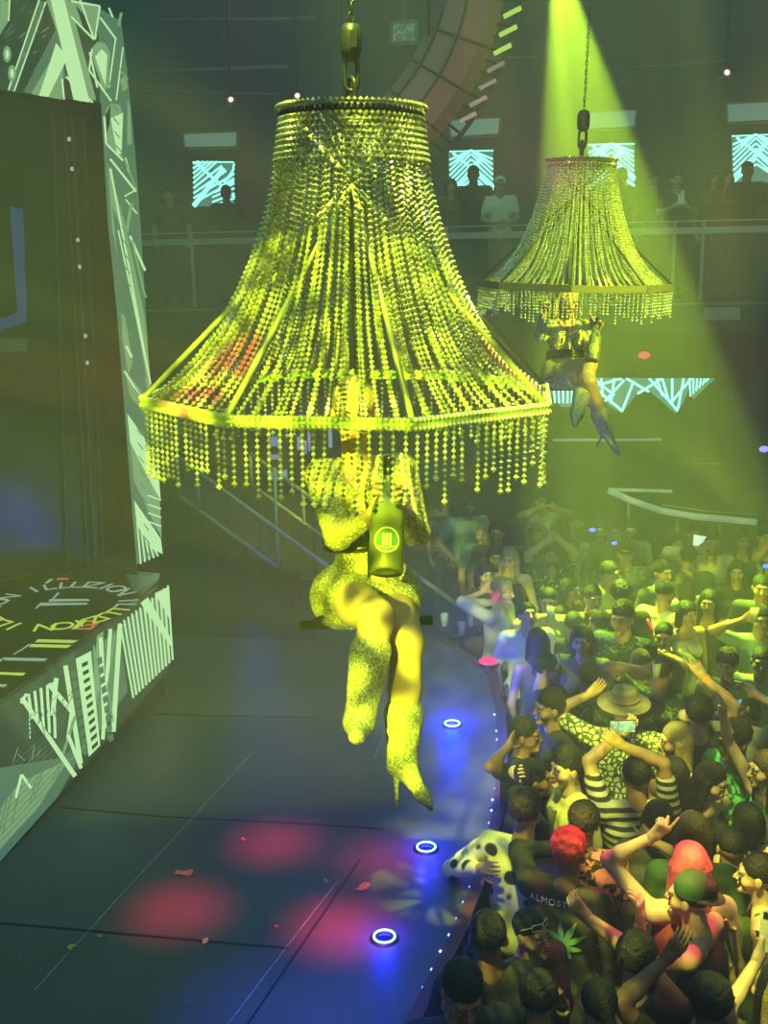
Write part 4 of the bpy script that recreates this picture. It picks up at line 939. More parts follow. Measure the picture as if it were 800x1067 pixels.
def performer(name, label, J, skin, hs, hand, headR, vox, hairstyle='long', scale=1.0, bodydir=None):
    """J: world joints. one continuous body; suit, boots, belt and hair are its children"""
    o_ = Vector(J['pelvis']); g = empty(name, o_, 0, label, 'person')
    j = {k_: np3(Vector(v) - o_) for k_, v in J.items()}
    S = scale
    def c(a, b_, ra, rb, k_=.03): return ('c', tuple(j[a] if isinstance(a, str) else a), tuple(j[b_] if isinstance(b_, str) else b_), ra * S, rb * S, k_ * S)
    side = nrm(j['shL'] - j['shR']); upv = nrm(j['neck'] - j['pelvis']); fr = np.cross(side, upv); fr = -fr if fr[1] > 0 else fr   # front towards the camera
    hipL = j['hipL']; hipR = j['hipR']; W = lambda a, x, y, z: j[a] + side * x * S + fr * y * S + upv * z * S
    mid = (j['pelvis'] * .52 + j['neck'] * .48); chest = j['pelvis'] * .25 + j['neck'] * .75
    tors = lambda e: [c(hipL, hipR, .105 + e, .105 + e), c('pelvis', mid, .10 + e, .088 + e), c(mid + side * .02, chest + side * .06 * S, .082 + e, .088 + e), c(mid - side * .02, chest - side * .06 * S, .082 + e, .088 + e),
                      c(chest + side * .065 * S + fr * .06 * S, chest + side * .065 * S + fr * .062 * S, .052 + e, .052 + e, .02), c(chest - side * .065 * S + fr * .06 * S, chest - side * .065 * S + fr * .062 * S, .052 + e, .052 + e, .02),
                      c(j['shL'] * .9 + j['neck'] * .1, j['shR'] * .9 + j['neck'] * .1, .045 + e, .045 + e, .03)]
    body = tors(0) + [c('neck', j['head'] - upv * .03, .048, .047, .03)]
    for s_ in 'LR':
        body += [c('sh' + s_, 'el' + s_, .046, .036, .02), c('el' + s_, 'wr' + s_, .036, .024, .015), c('hip' + s_, 'kn' + s_, .092, .057, .03),
                 c('kn' + s_, j['kn' + s_] * .62 + j['an' + s_] * .38, .054, .053, .02), c(j['kn' + s_] * .62 + j['an' + s_] * .38, 'an' + s_, .053, .033, .02), c('an' + s_, 'to' + s_, .034, .022, .02)]
    V, F = polygonise(body, vox, .03); parts = [(V, F)]
    hR = headR; add_head(parts, 0, 'f', hR, j['head'], S * .98)
    for s_ in 'LR':
        hk, dr, pm = hand[s_]; parts.append(hand_place(hk, j['wr' + s_], dr, pm, s_ == 'L'))
    V, F, mi = join(parts); b_ = meshobj('body', V, F, [skin, m_lip], g, mi)
    Mx = Matrix.Identity(4)
    for a in range(3):
        for b2 in range(3): Mx[a][b2] = hR[a][b2] * S * .98
        Mx[a][3] = j['head'][a]
    add_eyes(g, Mx)
    h_ = bpy.data.objects.new('hair', hair_mesh(hairstyle)); COL.objects.link(h_); h_.parent = g; h_.matrix_local = Mx; h_.material_slots[0].link = 'OBJECT'; h_.material_slots[0].material = m_blond
    # sequinned suit: torso, long sleeves and short skirt panel
    suit = tors(.010) + [c(hipL, hipL * .70 + j['knL'] * .30, .106, .098, .03), c(hipR, hipR * .70 + j['knR'] * .30, .106, .098, .03)]
    for s_ in 'LR': suit += [c('sh' + s_, 'el' + s_, .058, .046, .02), c('el' + s_, j['el' + s_] * .35 + j['wr' + s_] * .65, .046, .034, .015)]
    suit += [('se', tuple(W('neck', 0, .05, -.03)), (.055 * S, .08 * S, .10 * S), .01)]
    V, F = polygonise(suit, vox, .03, (.0022, 120)); meshobj('sequin_suit', V, F, m_seq, g)
    bl = [c(mid - upv * .035 + side * .03, mid - upv * .03 - side * .03, .103, .103), ]
    k = MB(); a_ = mid - upv * .045 * S; n_ = 28; pts = [Vector(a_ + side * .132 * S * math.cos(2 * math.pi * i / n_) + fr * .112 * S * math.sin(2 * math.pi * i / n_)) for i in range(n_)]
    for dz in (-.018, 0, .018): k.tube([p_ + Vector(upv * dz * S) for p_ in pts], .015 * S, 6, closed=True)
    k.tube([Vector(W('neck', .035, .075, -.10)), Vector(a_ + fr * .13 * S + side * .02)], .007 * S, 6); k.build('belt', m_belt, g)
    k = MB(); k.tube([Vector(a_ + fr * .12 * S + side * .03), Vector(j['pelvis'] + fr * .128 * S + side * .02), Vector(hipR + fr * .11 * S - side * .10 * S - upv * .06)], .006 * S, 6)
    k.build('strap', m_belt, g)
    # glitter boots with stiletto heels
    for s_ in 'LR':
        a, t_ = j['an' + s_], j['to' + s_]; sh_ = j['kn' + s_] - a; top = a + sh_ * J_boot[s_]
        fd = nrm(t_ - a); heel = a - nrm(sh_) * .045 * S - nrm(t_ - a) * .035 * S
        pr = [c(top, a, .066, .045, .02), c(a, t_, .044, .020, .025), c(a, heel, .042, .030, .02), c(t_, t_ + fd * (.05 if s_ == 'L' else .02) * S, .021, .010, .02)]
        V, F = polygonise(pr, vox, .02, (.0018, 90)); bo = meshobj('boot', V, F, m_glit, g)
        perp = nrm(sh_ ); hd = heel - perp * .02; tip = heel + J_heel[s_]
        k = MB(); k.tube([Vector(heel), Vector((heel + tip) / 2), Vector(tip)], [.016 * S, .008 * S, .005 * S], 8); k.build('heel', m_glit, bo)
    return g
# near performer
DP = 3.95
J = dict(pelvis=P(381, 618, DP), neck=P(374, 474, DP - .04), head=P(369, 432, DP - .07),
         hipL=P(404, 618, DP - .02), hipR=P(357, 622, DP), shL=P(419, 490, DP - .02), shR=P(334, 496, DP),
         elL=P(434, 556, DP - .12), wrL=P(414, 527, DP - .36), elR=P(352, 559, DP - .22), wrR=P(394, 532, DP - .38),
         knL=P(423, 668, DP - .40), anL=P(419, 794, DP - .36), toL=P(440, 828, DP - .42),
         knR=P(392, 642, DP - .50), anR=P(374, 752, DP - .52), toR=P(371, 768, DP - .64))
J_boot = {'L': .40, 'R': .66}; J_heel = {'L': np.array([0, .005, -.14]), 'R': np.array([-.01, .12, -.05])}
bp = P(402, 597, DP - .52); bt = P(405, 487, DP - .40)
up_ = lambda a, b_: np3(Vector(b_) - Vector(a))
hands = {'L': ('hold', up_(J['wrL'], P(404, 510, DP - .46)), np3(Vector((-1, .4, 0))), ), 'R': ('hold', up_(J['wrR'], P(410, 516, DP - .50)), np3(Vector((.3, .9, -.3))))}
perf1 = performer('person', 'performer in gold sequin suit seated under the near chandelier, glitter boots crossed', J, m_pskin, 0, hands, rotz(.05) @ rotx(.08), .0072, 'bun')
m_hl = None
bottle('champagne_bottle', bp, bt - bp, .96, 'large green foil champagne bottle held by the near performer')
# seat bar that carries the performer (part of the chandelier)
def seat(ch, J, hz):
    g0 = ch.matrix_basis.inverted()
    k = MB(); a, b_ = Vector(J['hipL']) + Vector((.16, .03, -.115)), Vector(J['hipR']) + Vector((-.16, .03, -.115)); k.tube([g0 @ a, g0 @ b_], .018, 8); k.build('swing_bar', m_rodd, ch)
    for q in ((a + b_) / 2 + Vector((0, .12, 0)),):
        k = MB(); k.tube([g0 @ ((a + b_) / 2), g0 @ q, g0 @ Vector((ch.location.x + .0, ch.location.y + .12, ch.location.z + hz))], .008, 8); k.build('hanger_rod', m_rodd, ch)
seat(ch1, J, H1 * .97)
# far performer
DQ = 8.2
J2 = dict(pelvis=P(588, 388, DQ), neck=P(592, 338, DQ), head=P(591, 315, DQ - .03), hipL=P(597, 389, DQ), hipR=P(580, 389, DQ), shL=P(609, 341, DQ), shR=P(575, 341, DQ),
          elL=P(616, 366, DQ - .12), wrL=P(620, 346, DQ - .28), elR=P(563, 350, DQ - .05), wrR=P(566, 327, DQ - .20),
          knL=P(613, 398, DQ - .40), anL=P(630, 448, DQ - .25), toL=P(642, 469, DQ - .30), knR=P(614, 380, DQ - .36), anR=P(601, 431, DQ - .38), toR=P(599, 442, DQ - .46))
J_boot = {'L': .32, 'R': .38}; J_heel = {'L': np.array([-.05, .02, -.12]), 'R': np.array([0, .1, -.06])}
hands = {'L': ('grip', np.array([.35, -.3, 1.0]), np.array([-.8, -.4, 0])), 'R': ('grip', np.array([.1, -.2, 1.0]), np.array([0, -1, 0]))}
perf2 = performer('person', 'performer seated under the far chandelier, crossed legs, bottle in raised hand', J2, m_pskin2, 0, hands, rotz(.1) @ rotx(.05), .0095, 'long')
bp2 = P(617, 376, DQ - .42); bottle('champagne_bottle', bp2, P(622, 336, DQ - .36) - bp2, .80, 'dark green champagne bottle held by the far performer')
seat(ch2, J2, H2 * .97)
# ================================================================== THE CROWD
BLK = mat('black_cotton', (.018, .018, .02), .85, bump=.4, bscale=14); NAVY = mat('navy_cotton', (.02, .025, .05), .85, bump=.4, bscale=14)
WHT = mat('white_cotton', (.62, .62, .58), .85, bump=.4, bscale=14); GRY = mat('grey_cotton', (.26, .27, .26), .85, bump=.4, bscale=14)
DGR = mat('dark_grey_cotton', (.07, .075, .075), .85, bump=.4, bscale=14); TEAL = mat('pale_teal_cotton', (.28, .42, .38), .85, bump=.4, bscale=14)
YEL = mat('cream_yellow_cotton', (.72, .68, .32), .85, bump=.4, bscale=14); BEI = mat('beige_linen', (.50, .46, .34), .85, bump=.4, bscale=14)
GRN = mat('dark_green_cotton', (.05, .10, .04), .85, bump=.4, bscale=14); BRN = mat('brown_cotton', (.12, .07, .05), .85, bump=.4, bscale=14); RED = mat('dark_red_cotton', (.22, .03, .04), .85, bump=.4, bscale=14)
STRIPE = mat('grey_black_stripes', (.42, .40, .40), .85, pattern='stripes', pscale=6.5, col2=(.02, .02, .025)); DOTS = mat('polka_dot_cloth', (.02, .02, .02), .8, pattern='dots', pscale=8.5, thr=.33, col2=(.80, .78, .42))
FLOR = mat('pink_floral_cloth', (.02, .015, .02), .8, pattern='noise', pscale=15, thr=.5, col2=(.75, .22, .26)); CAMO = mat('camouflage_cloth', (.10, .12, .08), .8, pattern='noise', pscale=9, thr=.5, col2=(.30, .32, .22))
GPAT = mat('green_patterned_shirt', (.02, .10, .05), .7, pattern='noise', pscale=9, thr=.52, col2=(.15, .75, .35)); YPAT = mat('yellow_green_weave', (.05, .07, .03), .8, pattern='cells', pscale=26, thr=.12, col2=(.62, .70, .35))
DFLO = mat('dark_floral_shirt', (.02, .03, .025), .8, pattern='noise', pscale=22, thr=.58, col2=(.16, .24, .20)); PRED = mat('red_black_stripes', (.5, .06, .06), .8, pattern='stripes', pscale=16, col2=(.02, .01, .01))
JEAN = mat('dark_denim', (.03, .035, .05), .8); KHAK = mat('khaki_trousers', (.25, .24, .18), .8)
HBLK = mat('black_hair', (.012, .011, .011), .68, bump=1.0, bscale=75); HBRN = mat('brown_hair', (.06, .035, .02), .65, bump=1.0, bscale=75); HBLD = mat('light_hair', (.38, .28, .13), .5, bump=.7, bscale=130)
HRED = mat('dyed_red_hair', (.65, .06, .07), .55, bump=.7, bscale=130); HPNK = mat('dyed_pink_hair', (.75, .12, .22), .55, bump=.5, bscale=130); HGRY = mat('grey_hair', (.3, .3, .28), .5, bump=.5, bscale=130)
RUB = mat('black_shoes', (.02, .02, .02), .5)
ORNG = mat('orange_wristband', (.9, .25, .06), .5)

PLACED = []
def settle(head, h, lean, th, floor):
    # a little taller or shorter, so that nobody stands inside a neighbour
    best = None
    for dh in (0, .03, -.03, .06, -.06, .09, -.09, .12, -.12, .15, -.15):
        s = (h + dh) / 1.7; ln = math.radians(lean); hd = (rotx(ln) @ np.array([0, -.015, .655]) + np.array([0, 0, .93])) * s
        hw = PZ(head[0], head[1], floor + hd[2]); off = rotz(th) @ hd; f = (hw[0] - off[0], hw[1] - off[1])
        d = min([math.hypot(f[0] - a, f[1] - b_) for a, b_ in PLACED] + [9])
        if d > .36: best = (d, dh, f); break
        if best is None or d > best[0]: best = (d, dh, f)
    PLACED.append(best[2]); return h + best[1]
def person(label, head, yaw=0, top=BLK, hair='short', hc=HBLK, skin=0, h=1.7, L='down', R='down', hL=None, hR=None, sleeve='short', lean=4, hp=0, hy=0, tilt=0, low=JEAN, face='m', group=None, floor=0.0, pos=None, vox=.016, extra=(), glasses=None, cap=None, band=None, eL=None, eR=None):
    th = -math.radians(yaw)
    if pos is None: h = settle(head, h, lean, th, floor)
    s = h / 1.7; sk = SKINS[skin]
    fem = face.startswith('f')
    th = -math.radians(yaw)                          # facing: 0 towards the camera, 90 picture left
    zh = floor + 1.585 * s
    ln = math.radians(lean); RX = rotx(ln)           # bend the upper body forward (towards -Y local)
    piv = np.array([0, 0, .93])
    def U(p): return (RX @ (np.array(p, float) - piv) + piv) * s
    hd = U((0, -.015, 1.585)); RZ = rotz(th)
    hw = pos if pos is not None else PZ(head[0], head[1], floor + hd[2])
    off = RZ @ hd; foot = Vector((hw[0] - off[0], hw[1] - off[1], floor))
    g = empty('person', foot, th, label, 'person', group)
    sw = .165 if fem else .185
    sh = {'L': U((sw, .01, 1.385)), 'R': U((-sw, .01, 1.385))}; neck = U((0, .015, 1.43))
    hips = {'L': np.array((.085, 0, .90)) * s, 'R': np.array((-.085, 0, .90)) * s}
    def tgt(a, sd):
        sx = 1 if sd == 'L' else -1
        pre = {'down': (sw * 1.25 * sx, -.03, .86), 'hip': (.17 * sx, -.08, .98), 'chest': (.09 * sx, -.27, 1.25), 'belly': (.08 * sx, -.27, 1.08), 'face': (.10 * sx, -.20, 1.50), 'up': (.24 * sx, -.14, 1.86), 'high': (.16 * sx, -.10, 1.97), 'phone': (.07 * sx, -.36, 1.62), 'mouth': (.05 * sx, -.15, 1.49), 'fwd': (.12 * sx, -.48, 1.30), 'fwdup': (.16 * sx, -.42, 1.62), 'clap': (.03 * sx, -.30, 1.38), 'cross': (-.06 * sx, -.22, 1.2), 'brow': (.10 * sx, -.13, 1.66)}
        if isinstance(a, str): return U(pre[a])
        d = RZ.T @ np.array(a, float); return hd + d
    body = []
    c = lambda a, b_, ra, rb, k_=.03: ('c', tuple(a), tuple(b_), ra * s, rb * s, k_)
    ch = U((0, 0, 1.27)); wst = U((0, -.005, 1.08)); pel = np.array((0, 0, .95)) * s
    wd = .85 if fem else 1.0
    def torso(e):
        X = lambda p, x: p + np.array((x * s, 0, 0))
        r_ = [c(hips['L'], hips['R'], .105 + e, .105 + e), c(X(pel, .04), X(wst, .045), .098 + e, .092 * wd + e), c(X(pel, -.04), X(wst, -.045), .098 + e, .092 * wd + e), c(X(wst, .04), X(ch, .075 * wd), .09 * wd + e, .098 * wd + e), c(X(wst, -.04), X(ch, -.075 * wd), .09 * wd + e, .098 * wd + e), c(sh['L'] * .92 + neck * .08, sh['R'] * .92 + neck * .08, .052 + e, .052 + e, .04)]
        if fem: r_ += [c(U((.065, -.085, 1.26)), U((.065, -.086, 1.26)), .048 + e, .048 + e, .02), c(U((-.065, -.085, 1.26)), U((-.065, -.086, 1.26)), .048 + e, .048 + e, .02)]
        return r_
    body += torso(0)[:] + [c(neck, hd + np.array((0, .01, -.02)) * s, .054 if not fem else .047, .05, .03)]
    arm = {}
    for sd, tg in (('L', L), ('R', R)):
        sx = 1 if sd == 'L' else -1
        t = tgt(tg, sd); up_t = t[2] > sh[sd][2] + .05
        e, w_ = ik(sh[sd], t, .285 * s, .255 * s, (eL if sd == 'L' else eR) or ((sx * .8, .35, -.9) if not up_t else (sx * .9, .1, -.35)))
        arm[sd] = (e, w_)
        ra = .88 if fem else 1
        body += [c(sh[sd], e, .050 * ra, .038 * ra, .02), c(e, e * .7 + w_ * .3, .038 * ra, .040 * ra, .015), c(e * .7 + w_ * .3, w_, .040 * ra, .026 * ra, .015)]
    kn = {}; an = {}
    for sd in 'LR':
        sx = 1 if sd == 'L' else -1
        kn[sd] = np.array((sx * .10, -.03, .49)) * s; an[sd] = np.array((sx * .11, .02, .09)) * s
        body += [c(hips[sd], kn[sd], .088, .056), c(kn[sd], kn[sd] * .6 + an[sd] * .4, .054, .054, .02), c(kn[sd] * .6 + an[sd] * .4, an[sd], .054, .038, .02)]
    V, F = polygonise(body, vox, .03); parts = [(V, F)]
    hs = s * (.93 if fem else 1.0) * .95
    HR = rotz(-math.radians(hy)) @ roty(math.radians(tilt)) @ rotx(math.radians(hp))
    add_head(parts, 0, face, HR, hd, hs)
    for sd, hk in (('L', hL), ('R', hR)):
        tg = L if sd == 'L' else R
        if hk is None: hk = 'relax' if tg in ('down', 'hip', 'belly', 'cross') else ('hold' if tg in ('chest', 'mouth', 'phone') else 'open')
        e, w_ = arm[sd]; dr = nrm(w_ - e) * .8
        if w_[2] > sh[sd][2]: dr = dr + np.array((0, 0, .25)); palm = (0, -1, .1)
        else: palm = ((-.9 if sd == 'L' else .9), -.15, 0)
        if tg in ('chest', 'clap', 'phone', 'mouth', 'belly'): palm = ((-.8 if sd == 'L' else .8), .4, .1)
        parts.append(hand_place(hk, w_, dr, palm, sd == 'L'))
    V, F, mi = join(parts); meshobj('body', V, F, [sk, m_lip], g, mi)
    Mx = Matrix.Identity(4)
    for a in range(3):
        for b_ in range(3): Mx[a][b_] = HR[a][b_] * hs
        Mx[a][3] = hd[a]
    if head is None or True:
        add_eyes(g, Mx)
    if hair:
        h_ = bpy.data.objects.new('hair', hair_mesh(hair)); COL.objects.link(h_); h_.parent = g; h_.matrix_local = Mx; h_.material_slots[0].link = 'OBJECT'; h_.material_slots[0].material = hc
    if 'beard' in label:
        h_ = bpy.data.objects.new('beard', hair_mesh('beard')); COL.objects.link(h_); h_.parent = g; h_.matrix_local = Mx; h_.material_slots[0].link = 'OBJECT'; h_.material_slots[0].material = HBLK
    # clothes
    tp = torso(.013)
    if sleeve != 'none':
        fr_ = {'short': .62, 'long': 1.0, 'half': 1.0}[sleeve]
        for sd in 'LR':
            e, w_ = arm[sd]; m_ = sh[sd] * (1 - fr_) + e * fr_
            tp.append(c(sh[sd], m_, .063 * (.9 if fem else 1), .055 * (.9 if fem else 1), .02))
            if sleeve == 'long': tp.append(c(e, e * .12 + w_ * .88, .052, .038, .02))
    else:
        tp = tp[:-1] if not fem else tp[:5] + tp[6:]
        tp += [c(U((.10, 0, 1.36)), U((.085, 0, 1.41)), .042, .034, .02), c(U((-.10, 0, 1.36)), U((-.085, 0, 1.41)), .042, .034, .02)]
    tp.append(('sc', tuple(U((0, -.07, 1.44))), tuple(U((0, -.03, 1.50))), .045 * s, .07 * s, .01))
    V, F = polygonise(tp, vox, .03, (.0025, 38)); meshobj('shirt' if not (fem and sleeve == 'none') else 'top', V, F, top, g)
    lw = [c(hips['L'], hips['R'], .117, .117)]
    for sd in 'LR': lw += [c(hips[sd], kn[sd], .101, .072), c(kn[sd], an[sd] + np.array((0, 0, .02)), .072, .058, .02)]
    V, F = polygonise(lw, vox * 1.3, .03); meshobj('trousers', V, F, low, g)
    for sd in 'LR':
        k = MB(); a_ = an[sd]; k.ball((a_[0], a_[1] - .06 * s, .045), (.048 * s, .14 * s, .045), 10); k.box((a_[0], a_[1] - .06 * s, .012), (.085 * s, .27 * s, .022)); k.build('shoe', RUB, g)
    if band:
        e, w_ = arm[band]; u = nrm(w_ - e); k = MB(); p_ = w_ - u * .015; k.lathe([(.030 * s, -.013), (.032 * s, 0), (.030 * s, .013)], 14, c=tuple(p_), M_=Vector(u).to_track_quat('Z', 'Y').to_matrix(), caps=False); k.build('wristband', ORNG if band not in extra else BLK, g)
    if glasses:
        k = MB(); y0, z0 = (-.101, .003) if glasses == 'on' else (-.086, .075)
        q = [Vector((0, 0, 0))] * 0
        for sx in (-1, 1):
            vs = [(sx * (.006 + .05 * (i % 2)), y0 + (.022 if i % 2 else 0), z0 + (.016 if i > 1 else -.016)) for i in (0, 1, 3, 2)]
            vs = [Vector(v_) for v_ in vs]; k.slab(vs if sx < 0 else vs[::-1], (0, -1, 0), .004, 1)
            k.tube([vs[0], vs[1], vs[2], vs[3]], .003, 6, closed=True); k.tube([(sx * .056, y0 + .022, z0 + .008), (sx * .080, .0, z0 + .012 if glasses == 'on' else z0 - .02)], .003, 6)
        k.bar((-.007, y0, z0 + .006), (.007, y0, z0 + .006), .004)
        o = k.build('sunglasses' if glasses != 'clear' else 'glasses', [mat('white_frame', (.7, .7, .65), .4) if glasses == 'top' else BLK, mat('dark_lens_tint', (.02, .02, .02), .08)], g); o.matrix_local = Mx
    if cap:
        k = MB(); back = 1 if cap[1] else -1
        prof = [(.095, 0), (.097, .03), (.088, .065), (.06, .092), (.02, .103), (.001, .105)]
        k.lathe([(r * .92, z) for r, z in prof], 20, c=(0, .02, .038), caps=False)
        if cap[0] == 'brim':
            k = MB(); k.lathe([(.17, -.012), (.165, -.002), (.12, .008), (.092, .015), (.085, .07), (.07, .092), (.03, .09), (.001, .082)], 28, c=(0, .02, .055), caps=False); k.lathe([(.17, -.014), (.12, .003), (.09, .008)], 28, c=(0, .02, .055), caps=False); k.tube([(.094 * math.cos(a * .314), .02 + .094 * math.sin(a * .314), .078) for a in range(20)], .008, 6, closed=True)
        elif cap[0] == 'cap':
            vs = []; n_ = 9
            for i in range(n_):
                a_ = math.pi * (i / (n_ - 1)); vs += [(.075 * math.cos(a_), .02 + back * (.05 + .035 * math.sin(a_)), .045), (.078 * math.cos(a_), .02 + back * (.05 + .11 * math.sin(a_)), .036)]
            k.add(vs, [(2 * i, 2 * i + 1, 2 * i + 3, 2 * i + 2) for i in range(n_ - 1)]); k.add([(v_[0], v_[1], v_[2] - .004) for v_ in vs], [(2 * i, 2 * i + 2, 2 * i + 3, 2 * i + 1) for i in range(n_ - 1)])
        o = k.build('hat' if cap[0] == 'brim' else 'cap', cap[2], g); o.matrix_local = Mx
    bpy.context.view_layer.update() if False else None
    MW = Matrix.Translation(foot) @ Matrix.Rotation(th, 4, 'Z')
    g_hand = {}
    for sd in 'LR':
        e, w_ = arm[sd]; u = nrm(w_ - e); g_hand[sd] = MW @ Vector(w_ + u * .085)
    g_hand['head'] = MW @ Vector(hd)
    return g, g_hand
def phone(q, yaw, label, col=None, screen=None, tilt=75, size=1.0):
    k = MB(); k.box((0, 0, 0), (.074 * size, .009, .15 * size)); k.box((.0, .0058, .0), (.068 * size, .002, .142 * size), m=1); k.box((-.018, -.006, .055 * size), (.026, .004, .026), m=2)
    for x in (-.023, -.012): k.ball((x, -.008, .058 * size), (.004, .002, .004), 8, 2)
    o = k.build('phone', [col or mat('phone_case', (.03, .03, .03), .4), screen or mat('phone_screen', (.02, .02, .02), .1), BLK], label=label, cat='phone'); o.location = q; o.rotation_euler = (math.radians(tilt - 90), 0, -math.radians(yaw)); return o
def cup(q, label, r=.035, hh=.11):
    k = MB(); k.lathe([(r * .75, 0), (r, hh), (r * .93, hh), (r * .70, .006)], 16); k.lathe([(.0001, hh * .7), (r * .86, hh * .7)], 16, m=1, caps=False)
    o = k.build('plastic_cup', [mat('clear_cup', (.6, .65, .6), .2, alpha=.6), mat('pale_drink', (.5, .5, .4), .2)], label=label, cat='cup'); o.location = q; return o
